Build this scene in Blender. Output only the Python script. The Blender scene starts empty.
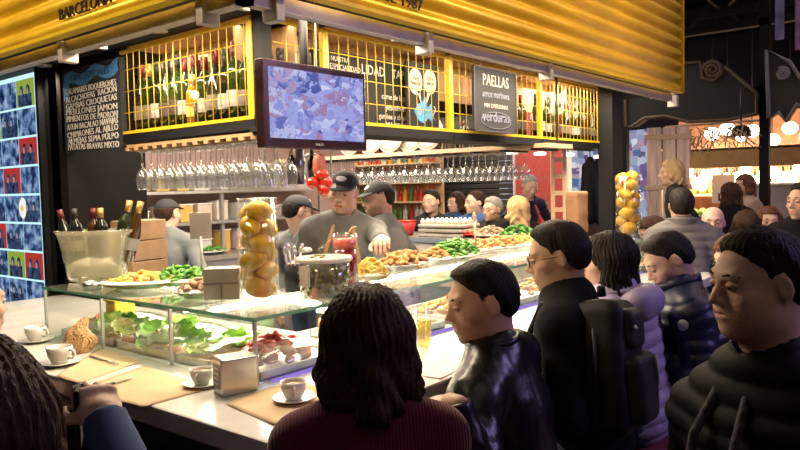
import bpy, bmesh, math, random
import numpy as np
from mathutils import Vector, Matrix, Euler
random.seed(7)
PI = math.pi
COL = bpy.context.scene.collection
SC = bpy.context.scene

# ------------------------------------------------------------------ camera
cam_data = bpy.data.cameras.new('camera')
cam = bpy.data.objects.new('camera', cam_data); COL.objects.link(cam)
F = 714.408
cam_data.sensor_width = 36; cam_data.lens = F * 36 / 800
cam_data.clip_start = 0.05; cam_data.clip_end = 100
_X = Vector((581, 53, -F)).normalized(); _Y = Vector((-880, 17, -F)).normalized()
_Z = _X.cross(_Y).normalized(); _Y = _Z.cross(_X)
RC = Matrix((_X, _Y, _Z))
CAM = Vector((-1.086, -1.279, 1.6))
cam.matrix_world = Matrix.Translation(CAM) @ RC.to_4x4()
SC.camera = cam

# ------------------------------------------------------------------ world, lights, exposure
SC.view_settings.view_transform = 'Standard'; SC.view_settings.look = 'None'
SC.view_settings.exposure = 0.0; SC.view_settings.gamma = 1.0
try: SC.view_settings.use_curve_mapping = False
except Exception: pass
W = bpy.data.worlds.new('world'); SC.world = W; W.use_nodes = True
W.node_tree.nodes['Background'].inputs[0].default_value = (0.75, 0.62, 0.72, 1)
W.node_tree.nodes['Background'].inputs[1].default_value = 0.02
SC.cycles.max_bounces = 8; SC.cycles.transparent_max_bounces = 24
SC.cycles.use_denoising = True
SC.cycles.sample_clamp_indirect = 4.0
SC.cycles.caustics_reflective = False; SC.cycles.caustics_refractive = False

def area(name, loc, size, power, color, rot=(0, 0, 0), spread=None):
    d = bpy.data.lights.new(name, 'AREA'); d.shape = 'RECTANGLE'; d.size = size[0]; d.size_y = size[1]
    d.energy = power; d.color = color
    if spread: d.spread = spread
    o = bpy.data.objects.new(name, d); o.location = loc; o.rotation_euler = rot; COL.objects.link(o); return o
def spot(name, loc, power, color, angle=110, target=None, blend=.6, size=.04):
    d = bpy.data.lights.new(name, 'SPOT'); d.energy = power; d.color = color; d.spot_size = math.radians(angle)
    d.spot_blend = blend; d.shadow_soft_size = size
    o = bpy.data.objects.new(name, d); o.location = loc; COL.objects.link(o)
    if target is not None: o.rotation_euler = (Vector(target) - Vector(loc)).to_track_quat('-Z', 'Y').to_euler()
    return o
def point(name, loc, power, color, size=.05):
    d = bpy.data.lights.new(name, 'POINT'); d.energy = power; d.color = color; d.shadow_soft_size = size
    o = bpy.data.objects.new(name, d); o.location = loc; COL.objects.link(o); return o
WARM = (1, .80, .56); AMB = (1, .62, .30); COOL = (.75, .8, 1)
# rows of lamps over the counters (strips recessed under the kiosk roof) the market hall's own lamps, and added cage, fascia and sheen lights
area('counter_lamps_left', (.62, 1.25, 2.33), (.12, 1.7), 38, WARM)
area('counter_lamps_right', (2.2, .78, 2.33), (3.0, .12), 70, WARM)
area('kiosk_lamps', (2.2, 2.6, 2.3), (2.2, 1.6), 120, (1, .82, .62))
area('end_lamps', (3.9, 1.8, 2.3), (.6, 2.4), 80, (1, .82, .6))
area('hall_lamps', (-1.5, -3.2, 4.3), (5, 3), 18, (1, .80, .72))
area('hall_lamps_right', (5.5, -1.2, 4.2), (5, 3), 42, (1, .76, .66))
area('far_stall_lamps', (9.35, .6, 2.25), (.4, 4.2), 260, (1, .74, .5))
area('far_hall_lamps', (7.0, 3.6, 3.4), (2.5, 3), 110, (1, .85, .72))
area('cage_fill_left', (.99, 1.67, 2.345), (.05, 1.0), 2.5, WARM)  # added fill to brighten the cage planks, no fixture of the kiosk
area('cage_fill_right', (2.9, 1.16, 2.345), (3.6, .05), 8, WARM)  # same added fill along the right cages
area('awning_wash_right', (2.0, -1.3, 3.3), (3.4, .2), 17, (1, .74, .42), rot=(math.radians(62), 0, 0), spread=math.radians(60))  # added light to brighten the right fascia, stands for no fixture
area('awning_wash_left', (-1.4, 1.6, 3.3), (.2, 2.6), 15, (1, .78, .45), rot=(0, math.radians(-62), 0), spread=math.radians(60))  # added likewise for the left fascia
area('violet_sheen_light', (3.4, -3.6, 2.9), (1.5, 1.0), 46, (.55, .42, 1), rot=(math.radians(50), 0, 0))  # violet light added for the bluish sheen on the leather jacket
area('aisle_lamps', (2.6, 5.4, 2.9), (4, 1.2), 80, (1, .84, .74))

# ------------------------------------------------------------------ placing: a pixel on a known plane, or at a known depth
def ray(px, py): return RC @ Vector((px - 400, -(py - 225), -F))
def G(px, py, z): r = ray(px, py); return CAM + r * ((z - CAM.z) / r.z)
def AX(px, py, x): r = ray(px, py); return CAM + r * ((x - CAM.x) / r.x)
def AY(px, py, y): r = ray(px, py); return CAM + r * ((y - CAM.y) / r.y)
def AD(px, py, D): return CAM + ray(px, py) * (D / F)

# ------------------------------------------------------------------ materials
MATS = {}
def mat(name, color, rough=.6, metal=0., var=.12, scale=12, bump=0., bscale=60, spec=.5, emit=None, alpha=None, coat=0, stretch=None, sheen=0):
    if name in MATS: return MATS[name]
    m = bpy.data.materials.new(name); m.use_nodes = True; nt = m.node_tree; b = nt.nodes['Principled BSDF']
    b.inputs['Roughness'].default_value = rough; b.inputs['Metallic'].default_value = metal
    b.inputs['Specular IOR Level'].default_value = spec; b.inputs['Coat Weight'].default_value = coat
    b.inputs['Sheen Weight'].default_value = sheen
    tc = nt.nodes.new('ShaderNodeTexCoord'); mp = nt.nodes.new('ShaderNodeMapping')
    nt.links.new(tc.outputs['Object'], mp.inputs[0])
    if stretch: mp.inputs['Scale'].default_value = stretch
    n = nt.nodes.new('ShaderNodeTexNoise'); n.inputs['Scale'].default_value = scale; n.inputs['Detail'].default_value = 4
    nt.links.new(mp.outputs[0], n.inputs['Vector'])
    cr = nt.nodes.new('ShaderNodeValToRGB')
    c = Vector(color)
    cr.color_ramp.elements[0].position = .3; cr.color_ramp.elements[1].position = .7
    cr.color_ramp.elements[0].color = (*[max(0, v * (1 - var)) for v in c], 1)
    cr.color_ramp.elements[1].color = (*[min(1, v * (1 + var)) for v in c], 1)
    nt.links.new(n.outputs['Fac'], cr.inputs[0]); nt.links.new(cr.outputs[0], b.inputs['Base Color'])
    if bump:
        n2 = nt.nodes.new('ShaderNodeTexNoise'); n2.inputs['Scale'].default_value = bscale; n2.inputs['Detail'].default_value = 3
        nt.links.new(mp.outputs[0], n2.inputs['Vector'])
        bp = nt.nodes.new('ShaderNodeBump'); bp.inputs['Strength'].default_value = bump; bp.inputs['Distance'].default_value = .01
        nt.links.new(n2.outputs['Fac'], bp.inputs['Height']); nt.links.new(bp.outputs[0], b.inputs['Normal'])
    if emit:
        nt.links.new(cr.outputs[0], b.inputs['Emission Color']); b.inputs['Emission Strength'].default_value = emit
    if alpha is not None: b.inputs['Alpha'].default_value = alpha
    MATS[name] = m; return m
def glassy(name, tint=(1, 1, 1), refl=.12, rough=.02, mixc=None, mixf=0.):
    """thin clear glass or plastic: transparent with a fresnel gloss; mixf adds some milky body"""
    if name in MATS: return MATS[name]
    m = bpy.data.materials.new(name); m.use_nodes = True; nt = m.node_tree; nt.nodes.clear()
    out = nt.nodes.new('ShaderNodeOutputMaterial'); tr = nt.nodes.new('ShaderNodeBsdfTransparent'); tr.inputs[0].default_value = (*tint, 1)
    gl = nt.nodes.new('ShaderNodeBsdfGlossy'); gl.inputs['Roughness'].default_value = rough; gl.inputs[0].default_value = (1, 1, 1, 1)
    lw = nt.nodes.new('ShaderNodeLayerWeight'); lw.inputs[0].default_value = .35
    mr = nt.nodes.new('ShaderNodeMapRange'); mr.inputs[3].default_value = refl * .35; mr.inputs[4].default_value = min(.9, refl * 4)
    nt.links.new(lw.outputs['Facing'], mr.inputs[0])
    base = tr.outputs[0]
    if mixf:
        df = nt.nodes.new('ShaderNodeBsdfPrincipled'); df.inputs['Base Color'].default_value = (*mixc, 1); df.inputs['Roughness'].default_value = .3
        tl = nt.nodes.new('ShaderNodeBsdfTranslucent'); tl.inputs[0].default_value = (*mixc, 1)
        md = nt.nodes.new('ShaderNodeMixShader'); md.inputs[0].default_value = .5
        nt.links.new(df.outputs[0], md.inputs[1]); nt.links.new(tl.outputs[0], md.inputs[2])
        m2 = nt.nodes.new('ShaderNodeMixShader'); m2.inputs[0].default_value = mixf
        nt.links.new(tr.outputs[0], m2.inputs[1]); nt.links.new(md.outputs[0], m2.inputs[2]); base = m2.outputs[0]
    mx = nt.nodes.new('ShaderNodeMixShader'); nt.links.new(mr.outputs[0], mx.inputs[0])
    nt.links.new(base, mx.inputs[1]); nt.links.new(gl.outputs[0], mx.inputs[2]); nt.links.new(mx.outputs[0], out.inputs[0])
    MATS[name] = m; return m
def glow(name, color, strength, var=0., scale=10, colors=None, vor=False, stretch=None):
    if name in MATS: return MATS[name]
    m = bpy.data.materials.new(name); m.use_nodes = True; nt = m.node_tree; nt.nodes.clear()
    out = nt.nodes.new('ShaderNodeOutputMaterial'); e = nt.nodes.new('ShaderNodeEmission'); e.inputs[1].default_value = strength
    e.inputs[0].default_value = (*color, 1); nt.links.new(e.outputs[0], out.inputs[0])
    if colors:
        tc = nt.nodes.new('ShaderNodeTexCoord'); mp = nt.nodes.new('ShaderNodeMapping'); nt.links.new(tc.outputs['Object'], mp.inputs[0])
        if stretch: mp.inputs['Scale'].default_value = stretch
        n0 = nt.nodes.new('ShaderNodeTexNoise'); n0.inputs['Scale'].default_value = scale * .7; n0.inputs['Detail'].default_value = 3
        nt.links.new(mp.outputs[0], n0.inputs['Vector'])
        if vor:
            mixv = nt.nodes.new('ShaderNodeMixRGB'); mixv.inputs[0].default_value = .22 if name == 'tv_screen' else .08
            nt.links.new(mp.outputs[0], mixv.inputs[1]); nt.links.new(n0.outputs['Color'], mixv.inputs[2])
            v = nt.nodes.new('ShaderNodeTexVoronoi'); v.inputs['Scale'].default_value = scale; v.distance = 'CHEBYCHEV'
            nt.links.new(mixv.outputs[0], v.inputs['Vector']); sp = nt.nodes.new('ShaderNodeSeparateColor'); nt.links.new(v.outputs['Color'], sp.inputs[0])
            src = sp.outputs[0]
        else: src = n0.outputs['Fac']
        cr = nt.nodes.new('ShaderNodeValToRGB'); els = cr.color_ramp.elements
        lo, hi = (0., 1.) if vor else (.3, .7)
        while len(els) < len(colors): els.new(.5)
        for i, c in enumerate(colors):
            els[i].position = lo + (hi - lo) * i / (len(colors) - 1); els[i].color = (*c, 1)
        nt.links.new(src, cr.inputs[0]); nt.links.new(cr.outputs[0], e.inputs[0])
    MATS[name] = m; return m

# ------------------------------------------------------------------ meshes
class MB:
    def __init__(s): s.v = []; s.f = []; s.s = []
    def add(s, vs, fs, smooth=True):
        o = len(s.v); s.v += [tuple(v) for v in vs]; s.f += [tuple(i + o for i in f) for f in fs]; s.s += [smooth] * len(fs); return s
    def box(s, lo, hi, M=None, bev=0.):
        lo, hi = Vector(lo), Vector(hi)
        if bev:
            bm = bmesh.new(); bmesh.ops.create_cube(bm, size=1)
            c = (lo + hi) / 2; d = hi - lo
            for v in bm.verts: v.co = Vector((v.co.x * d.x + c.x, v.co.y * d.y + c.y, v.co.z * d.z + c.z))
            bmesh.ops.bevel(bm, geom=bm.edges[:], offset=bev, segments=2, affect='EDGES', profile=.5)
            vs = [v.co.copy() for v in bm.verts]; bm.verts.index_update(); fs = [[v.index for v in f.verts] for f in bm.faces]; bm.free()
        else:
            vs = [Vector((x, y, z)) for x in (lo.x, hi.x) for y in (lo.y, hi.y) for z in (lo.z, hi.z)]
            fs = [(0, 1, 3, 2), (4, 6, 7, 5), (0, 4, 5, 1), (2, 3, 7, 6), (0, 2, 6, 4), (1, 5, 7, 3)]
        if M: vs = [M @ v for v in vs]
        return s.add(vs, fs, False)
    def lathe(s, prof, c=(0, 0, 0), n=20, M=None, smooth=True, sx=1, sy=1):
        vs = []; fs = []; c = Vector(c)
        for r, z in prof:
            for k in range(n):
                a = 2 * PI * k / n; vs.append(Vector((r * math.cos(a) * sx, r * math.sin(a) * sy, z)) + c)
        for i in range(len(prof) - 1):
            for k in range(n):
                k2 = (k + 1) % n; fs.append((i * n + k, i * n + k2, (i + 1) * n + k2, (i + 1) * n + k))
        if prof[0][0] > 1e-5: fs.append(tuple(range(n - 1, -1, -1)))
        if prof[-1][0] > 1e-5: fs.append(tuple((len(prof) - 1) * n + k for k in range(n)))
        if M: vs = [M @ v for v in vs]
        return s.add(vs, fs, smooth)
    def olathe(s, prof, c=(0, 0, 0), n=20, **k):   # open profile, no end caps
        a = len(s.f); s.lathe(prof, c, n, **k)
        keep = [i for i in range(a, len(s.f)) if len(s.f[i]) == 4]
        s.f = s.f[:a] + [s.f[i] for i in keep]; s.s = s.s[:a] + [s.s[i] for i in keep]; return s
    def cyl(s, a, b, r, r2=None, n=12):
        a, b = Vector(a), Vector(b); r2 = r if r2 is None else r2
        M = Matrix.Translation(a) @ (b - a).to_track_quat('Z', 'Y').to_matrix().to_4x4(); L = (b - a).length
        return s.lathe([(0, 0), (r, 0), (r2, L), (0, L)], n=n, M=M)
    def tube(s, pts, r, n=8, closed=False):
        pts = [Vector(p) for p in pts]; N = len(pts); vs = []; fs = []
        rr = r if isinstance(r, (list, tuple)) else [r] * N
        up = None
        for i, p in enumerate(pts):
            t = ((pts[(i + 1) % N] if closed or i < N - 1 else p) - (pts[i - 1] if closed or i > 0 else p)).normalized()
            if up is None: up = t.orthogonal().normalized()
            up = (up - t * up.dot(t)); up = up.normalized() if up.length > 1e-6 else t.orthogonal().normalized()
            w = t.cross(up)
            for k in range(n):
                a = 2 * PI * k / n; vs.append(p + (up * math.cos(a) + w * math.sin(a)) * rr[i])
        for i in range(N if closed else N - 1):
            j = (i + 1) % N
            for k in range(n): fs.append((i * n + k, i * n + (k + 1) % n, j * n + (k + 1) % n, j * n + k))
        if not closed: fs.append(tuple(range(n - 1, -1, -1))); fs.append(tuple((N - 1) * n + k for k in range(n)))
        return s.add(vs, fs)
    def sph(s, c, r, n=12, M=None, amp=0, seed=0):
        r = Vector(r) if hasattr(r, '__len__') else Vector((r, r, r)); vs = []; fs = []; c = Vector(c); m = n // 2
        rnd = random.Random(seed); ph = [rnd.uniform(0, 6) for _ in range(6)]
        vs.append(Vector((0, 0, -1)))
        for i in range(1, m):
            t = -PI / 2 + PI * i / m
            for k in range(n): a = 2 * PI * k / n; vs.append(Vector((math.cos(t) * math.cos(a), math.cos(t) * math.sin(a), math.sin(t))))
        vs.append(Vector((0, 0, 1)))
        if amp: vs = [v * (1 + amp * (math.sin(v.x * 4 + ph[0]) + math.sin(v.y * 5 + ph[1]) + math.sin(v.z * 4.5 + ph[2]) + .6 * math.sin(v.x * 11 + v.y * 9 + ph[3]))) for v in vs]
        for k in range(n):
            fs.append((0, 1 + (k + 1) % n, 1 + k)); b = 1 + (m - 2) * n; fs.append((b + k, b + (k + 1) % n, len(vs) - 1))
        for i in range(m - 2):
            for k in range(n): a0 = 1 + i * n; fs.append((a0 + k, a0 + (k + 1) % n, a0 + n + (k + 1) % n, a0 + n + k))
        vs = [Vector((v.x * r.x, v.y * r.y, v.z * r.z)) for v in vs]
        vs = [(M @ v if M else v) + c for v in vs]
        return s.add(vs, fs)
    def prism(s, poly, h, M=None, z0=0.):   # poly in local xy, extruded in z
        n = len(poly); vs = [Vector((x, y, z0)) for x, y in poly] + [Vector((x, y, z0 + h)) for x, y in poly]
        fs = [tuple(range(n - 1, -1, -1)), tuple(range(n, 2 * n))] + [(i, (i + 1) % n, n + (i + 1) % n, n + i) for i in range(n)]
        if M: vs = [M @ v for v in vs]
        return s.add(vs, fs, False)
    def obj(s, name, m, parent=None, loc=None, rot=None, col=None):
        me = bpy.data.meshes.new(name); me.from_pydata(s.v, [], s.f); me.validate(); me.update()
        if len(me.polygons) == len(s.s): me.polygons.foreach_set('use_smooth', s.s)
        bm = bmesh.new(); bm.from_mesh(me); bmesh.ops.recalc_face_normals(bm, faces=bm.faces[:]); bm.to_mesh(me); bm.free()
        me.materials.append(m)
        o = bpy.data.objects.new(name, me); COL.objects.link(o)
        if parent: o.parent = parent
        if loc is not None: o.location = loc
        if rot is not None: o.rotation_euler = rot
        return o
def tag(o, label, cat, group=None, kind=None):
    o['label'] = label; o['category'] = cat
    if group: o['group'] = group
    if kind: o['kind'] = kind
    return o
def struct(o): o['kind'] = 'structure'; return o
def thing(name, label, cat, loc=(0, 0, 0), rz=0, group=None, rot=None):
    o = bpy.data.objects.new(name, None); COL.objects.link(o); o.empty_display_size = .05
    o.location = loc; o.rotation_euler = rot if rot else (0, 0, rz); return tag(o, label, cat, group)
def kids(o): return [c for c in COL.objects if c.parent == o]
_KC = {}
def copy_tree(o, parent=None, loc=None, rot=None, label=None, scale=None, group=None):
    c = o.copy(); COL.objects.link(c)
    if parent: c.parent = parent
    if loc is not None: c.location = loc
    if rot is not None: c.rotation_euler = rot
    if scale is not None: c.scale = scale if hasattr(scale, '__len__') else (scale,) * 3
    if label: c['label'] = label
    if group: c['group'] = group
    if o.name not in _KC: _KC[o.name] = kids(o)
    for ch in _KC[o.name]: copy_tree(ch, c)
    return c
def text(name, s, size, m, parent, M, ext=.002, align='CENTER', sx=1.0, shear=0):
    cu = bpy.data.curves.new(name, 'FONT'); cu.body = s; cu.size = size; cu.extrude = ext; cu.align_x = align; cu.align_y = 'CENTER'; cu.resolution_u = 2; cu.shear = shear
    t = bpy.data.objects.new(name, cu); COL.objects.link(t); bpy.context.view_layer.update()
    me = bpy.data.meshes.new_from_object(t.evaluated_get(bpy.context.evaluated_depsgraph_get()))
    bpy.data.objects.remove(t); bpy.data.curves.remove(cu)
    me.transform(M @ Matrix.Diagonal((sx, 1, 1, 1))); me.materials.clear(); me.materials.append(m)
    o = bpy.data.objects.new(name, me); COL.objects.link(o)
    if parent: o.parent = parent
    return o
def frame(o, x, y, z=None):      # matrix with local x,y axes as given
    x = Vector(x).normalized(); y = Vector(y).normalized(); z = x.cross(y)
    return Matrix.Translation(Vector(o)) @ Matrix((x, y, z)).transposed().to_4x4()
# ------------------------------------------------------------------ smooth bodies: implicit shapes turned into one surface
def A3(v): return np.array(v, dtype=np.float64)
def sd(P, q):
    t = q[0]
    if t == 'c':
        a, b, r1, r2 = A3(q[1]), A3(q[2]), q[3], q[4]
        ba = b - a; pa = P - a; h = np.clip(pa @ ba / max(ba @ ba, 1e-9), 0, 1)
        return np.linalg.norm(pa - h[:, None] * ba, axis=1) - (r1 + h * (r2 - r1))
    c, r = A3(q[1]), A3(q[2]); x = P - c
    if len(q) > 4 and q[4] is not None: x = x @ q[4]
    k0 = np.linalg.norm(x / r, axis=1); k1 = np.linalg.norm(x / (r * r), axis=1)
    return k0 * (k0 - 1) / np.maximum(k1, 1e-9)
def smin(a, b, k):
    if k <= 0: return np.minimum(a, b)
    h = np.maximum(k - np.abs(a - b), 0) / k
    return np.minimum(a, b) - h * h * k * .25
def union(P, prims, off=0., k=.03):
    d = None
    for q in prims:
        e = sd(P, q) - off; kk = k
        if q[0] == 'c' and len(q) > 5: kk = q[5]
        if q[0] == 'e' and len(q) > 3 and q[3] is not None: kk = q[3]
        d = e if d is None else smin(d, e, kk)
    return d
def smax(a, b, k): return -smin(-a, -b, k)
def bounds(prims, m):
    lo = np.full(3, 9.); hi = np.full(3, -9.)
    for q in prims:
        if q[0] == 'c':
            for p, r in ((q[1], q[3]), (q[2], q[4])): lo = np.minimum(lo, A3(p) - r); hi = np.maximum(hi, A3(p) + r)
        else:
            r = A3(q[2]); r = r if len(q) <= 4 or q[4] is None else np.full(3, r.max())
            lo = np.minimum(lo, A3(q[1]) - r); hi = np.maximum(hi, A3(q[1]) + r)
    return lo - m, hi + m
def snet(fn, lo, hi, h):
    lo = A3(lo); n = np.maximum(np.ceil((A3(hi) - lo) / h).astype(int) + 1, 3)
    g = np.stack(np.meshgrid(*[np.arange(k) for k in n], indexing='ij'), -1).reshape(-1, 3)
    V = fn(lo + g * h).reshape(n); S = V < 0
    c = [(i, j, k) for i in (0, 1) for j in (0, 1) for k in (0, 1)]
    m = n - 1; cnt = np.zeros(m, int)
    for i, j, k in c: cnt += S[i:i + m[0], j:j + m[1], k:k + m[2]]
    act = (cnt > 0) & (cnt < 8); idx = -np.ones(m, int); ai = np.argwhere(act)
    if len(ai) == 0: return np.zeros((0, 3)), []
    idx[act] = np.arange(len(ai)); acc = np.zeros((len(ai), 3)); num = np.zeros(len(ai))
    for a in range(8):
        for ax in range(3):
            p = A3(c[a]).astype(int)
            if p[ax]: continue
            q = p.copy(); q[ax] = 1
            va = V[tuple((ai + p).T)]; vb = V[tuple((ai + q).T)]; x = (va < 0) != (vb < 0)
            t = np.where(x, va / np.where(x, va - vb, 1), 0); pos = np.repeat(p[None].astype(float), len(ai), 0); pos[:, ax] += t
            acc[x] += pos[x]; num[x] += 1
    verts = lo + (ai + acc / num[:, None]) * h
    faces = []
    for ax in range(3):
        u, w = (ax + 1) % 3, (ax + 2) % 3
        s0 = [slice(None)] * 3; s1 = [slice(None)] * 3; s0[ax] = slice(0, -1); s1[ax] = slice(1, None)
        cr = np.argwhere(S[tuple(s0)] != S[tuple(s1)])
        cr = cr[(cr[:, u] > 0) & (cr[:, w] > 0) & (cr[:, u] < m[u]) & (cr[:, w] < m[w])]
        ins = S[tuple(cr.T)]
        def at(du, dw): q = cr.copy(); q[:, u] -= du; q[:, w] -= dw; return idx[tuple(q.T)]
        quad = np.stack([at(1, 1), at(0, 1), at(0, 0), at(1, 0)], 1); quad[~ins] = quad[~ins][:, ::-1]
        faces.append(quad)
    return verts, np.concatenate(faces)
def nmesh(name, parts, mats, parent, matidx=None, tint=None):
    """parts: list of (verts, faces) welded into one mesh object"""
    vs = []; fs = []; o = 0
    for v, f in parts: vs.append(v); fs.append(np.asarray(f).reshape(-1, 4) + o); o += len(v)
    vs = np.concatenate(vs); fs = np.concatenate(fs)
    me = bpy.data.meshes.new(name); me.from_pydata(vs.tolist(), [], fs.tolist()); me.update()
    me.polygons.foreach_set('use_smooth', [True] * len(me.polygons))
    for m in mats: me.materials.append(m)
    if tint is not None:
        at = me.color_attributes.new('tint', 'FLOAT_COLOR', 'POINT')
        c = np.ones((len(vs), 4)); c[:, :3] = tint(vs); at.data.foreach_set('color', c.ravel())
    ob = bpy.data.objects.new(name, me); COL.objects.link(ob); ob.parent = parent; return ob
def noise3(P, s, seed=0):
    r = np.random.RandomState(seed); d = np.zeros(len(P))
    for i in range(5):
        k = r.normal(size=3); k /= np.linalg.norm(k); d += np.sin(P @ k * s * (1 + .45 * i) + r.uniform(0, 6) + 1.3 * np.sin(P @ r.normal(size=3) * s * .5))
    return d / 5
def skin_mat(name, c, rough=.5):
    if name in MATS: return MATS[name]
    m = mat(name, c, rough=rough, var=.06, scale=25, bump=.12, bscale=180, spec=.35); nt = m.node_tree; b = nt.nodes['Principled BSDF']
    at = nt.nodes.new('ShaderNodeAttribute'); at.attribute_name = 'tint'
    mx = nt.nodes.new('ShaderNodeMixRGB'); mx.blend_type = 'MULTIPLY'; mx.inputs[0].default_value = 1
    old = b.inputs['Base Color'].links[0].from_socket; nt.links.new(old, mx.inputs[1]); nt.links.new(at.outputs['Color'], mx.inputs[2]); nt.links.new(mx.outputs[0], b.inputs['Base Color'])
    b.inputs['Subsurface Weight'].default_value = .08; b.inputs['Subsurface Radius'].default_value = (.02, .008, .004)
    return m
def rotm(yaw=0, pitch=0, roll=0):   # degrees; pitch>0 looks down, yaw>0 turns to the person's left, roll>0 tips to the person's left
    return Matrix.Rotation(math.radians(yaw), 3, 'Z') @ Matrix.Rotation(-math.radians(pitch), 3, 'X') @ Matrix.Rotation(-math.radians(roll), 3, 'Y')
def N(M): return np.array([list(r) for r in M])

HEAD = [('e', (0, -.014, .034), (.074, .095, .082), .03), ('e', (0, .022, -.02), (.062, .068, .085), .03), ('e', (0, .022, -.066), (.053, .052, .045), .03),
        ('e', (0, .070, -.094), (.020, .018, .017), .022), ('c', (0, .084, .014), (0, .1065, -.025), .0075, .0108, .014), ('e', (.0115, .096, -.030), (.008, .009, .007), .008),
        ('e', (-.0115, .096, -.030), (.008, .009, .007), .008), ('c', (-.034, .076, .026), (.034, .076, .026), .013, .013, .018),
        ('e', (.046, .052, -.022), (.020, .024, .018), .025), ('e', (-.046, .052, -.022), (.020, .024, .018), .025), ('e', (0, .078, -.056), (.026, .016, .020), .02)]
def head_fn(P, fat=0., neck=None, mouth=0.):
    d = union(P, HEAD)
    if fat: d = smin(d, union(P, [('e', (.034, .03, -.062), (.034, .045, .042)), ('e', (-.034, .03, -.062), (.034, .045, .042)), ('e', (0, .03, -.098), (.042, .045, .026))], k=.02) - .004 * fat, .03)
    for s in (1, -1):
        d = smax(d, -(sd(P, ('e', (s * .031, .101, .006), (.017, .019, .011)))), .012)
    for q in (('c', (-.017, .0905, -.0535), (.017, .0905, -.0535), .0052, .0052), ('c', (-.014, .0895, -.0645 - mouth * .008), (.014, .0895, -.0645 - mouth * .008), .0062, .0062), ('c', (0, .093, -.053), (0, .093, -.053), .0055, .0055)):
        d = smin(d, sd(P, q), .006)
    mz = -.059 - mouth * .004
    d = smax(d, -sd(P, ('e', (0, .094, mz), (.019, .012, .0016 + mouth * .005))), .003)
    for s in (1, -1):
        R = N(Matrix.Rotation(s * .35, 3, 'Z') @ Matrix.Rotation(-.2, 3, 'X'))
        e = sd(P, ('e', (s * .077, -.013, -.002), (.008, .017, .029), None, R)); e = smax(e, -sd(P, ('e', (s * .086, -.007, -.001), (.007, .009, .018), None, R)), .005)
        d = smin(d, e, .007)
    if neck is not None: d = smin(d, union(P, neck, k=.03), .035)
    return d
def skin_tint(beard):
    def f(P):
        c = np.ones((len(P), 3)); x, y, z = P.T
        lip = np.clip(1 - np.maximum(np.abs(x) / .021, np.abs(z + .0605) / .0125) ** 4, 0, 1) * (y > .08)
        c = c * (1 - lip[:, None] * (1 - A3([.86, .58, .56])))
        ch = np.exp(-(((np.abs(x) - .042) / .022) ** 2 + ((z + .028) / .022) ** 2)) * (y > 0); c *= 1 - ch[:, None] * A3([.0, .10, .10])
        if beard:
            b = np.clip((-.036 - z) / .02 + (y < .06) * .3, 0, 1) * (z > -.125) * (y > -.012) * np.clip((y + .012) / .03, 0, 1)
            b = np.maximum(b, np.clip(1 - (np.abs(x) / .03) ** 4, 0, 1) * (z > -.05) * (z < -.038) * (y > .06)); b = b * (1 - lip)
            c *= 1 - b[:, None] * beard * A3([.62, .66, .68])
        return c
    return f
def hair_fn(kind, rnd, vol=.010):
    ph = rnd.uniform(0, 6)
    def zc(y, x):   # hairline height by depth
        return np.interp(y, [-.11, -.06, -.032, -.018, .008, .014, .024, .05, .066, .08, .1], [-.058, -.055, -.030, .020, .024, .004, .036, .060, .082, .090, .092])
    def fn(P):
        x, y, z = P.T
        d = union(P, [('e', (0, -.014, .034), (.074, .095, .082), .03), ('e', (0, -.045, -.015), (.064, .060, .060), .03)]) - (.0025 + (vol - .0025) * np.clip((z - zc(y, x)) / .075, 0, 1) if kind in ('short', 'ring') else vol)
        a = np.arctan2(x, -y - .02)
        st = .0013 * np.sin(a * 37 + 2 * np.sin(z * 45 + ph)) + .001 * np.sin(a * 61 + z * 60 + ph) + .003 * noise3(P, 50, 3)
        cut = (zc(y, x) - z) + .003 * noise3(P, 140, 5)
        if kind == 'short': d = smin(d, sd(P, ('e', (0, .010, .092), (.058, .062, .028))), .02); d = smax(d + st, cut, .006)
        elif kind == 'crop': d = smax(d + .3 * st + vol - .005, cut + np.where((y > .04), .012, 0), .004)
        elif kind == 'ring': d = smax(smax(d + .3 * st, cut, .005), z - .045, .006)
        else:
            L = {'long': -.24, 'bob': -.12, 'mid': -.15, 'vlong': -.34}[kind]
            fc = smax(np.abs(x) * .95 - .060 - np.clip(-z, 0, .1) * .1, -(y - .022 + .0 * z), .01)   # face opening
            face = smax(smax(np.abs(x) - .058, .012 - y, .01), z - .066, .02)
            d = union(P, [('e', (0, -.014, .034), (.080, .100, .086), .03)]) - vol
            w = .078 if kind in ('long', 'vlong') else .082
            dr = [('c', (.055, -.035, .02), (w * .95, -.045, L + .05), .048, .040), ('c', (-.055, -.035, .02), (-w * .95, -.045, L + .05), .048, .040),
                  ('c', (0, -.06, .02), (0, -.085, L + .02), .055, .052), ('c', (.07, .0, .0), (w + .012, .018, L + .09), .024, .026), ('c', (-.07, .0, .0), (-w - .012, .018, L + .09), .024, .026)]
            d = smin(d, union(P, dr, k=.04), .03)
            wave = .006 * np.sin(z * 70 + 4 * np.sin(a * 3 + ph)) * np.clip(-z * 12, 0, 1)
            d = d + st * 1.8 + wave + .009 * noise3(P, 28, 9) * np.clip(-z * 10 + .3, 0, 1)
            d = smax(d, -face, .012)
        return d
    lo = {'long': -.28, 'bob': -.16, 'mid': -.21, 'vlong': -.38}.get(kind, -.09)
    return fn, (-.16, -.17, lo), (.16, .12, .155)
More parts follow.
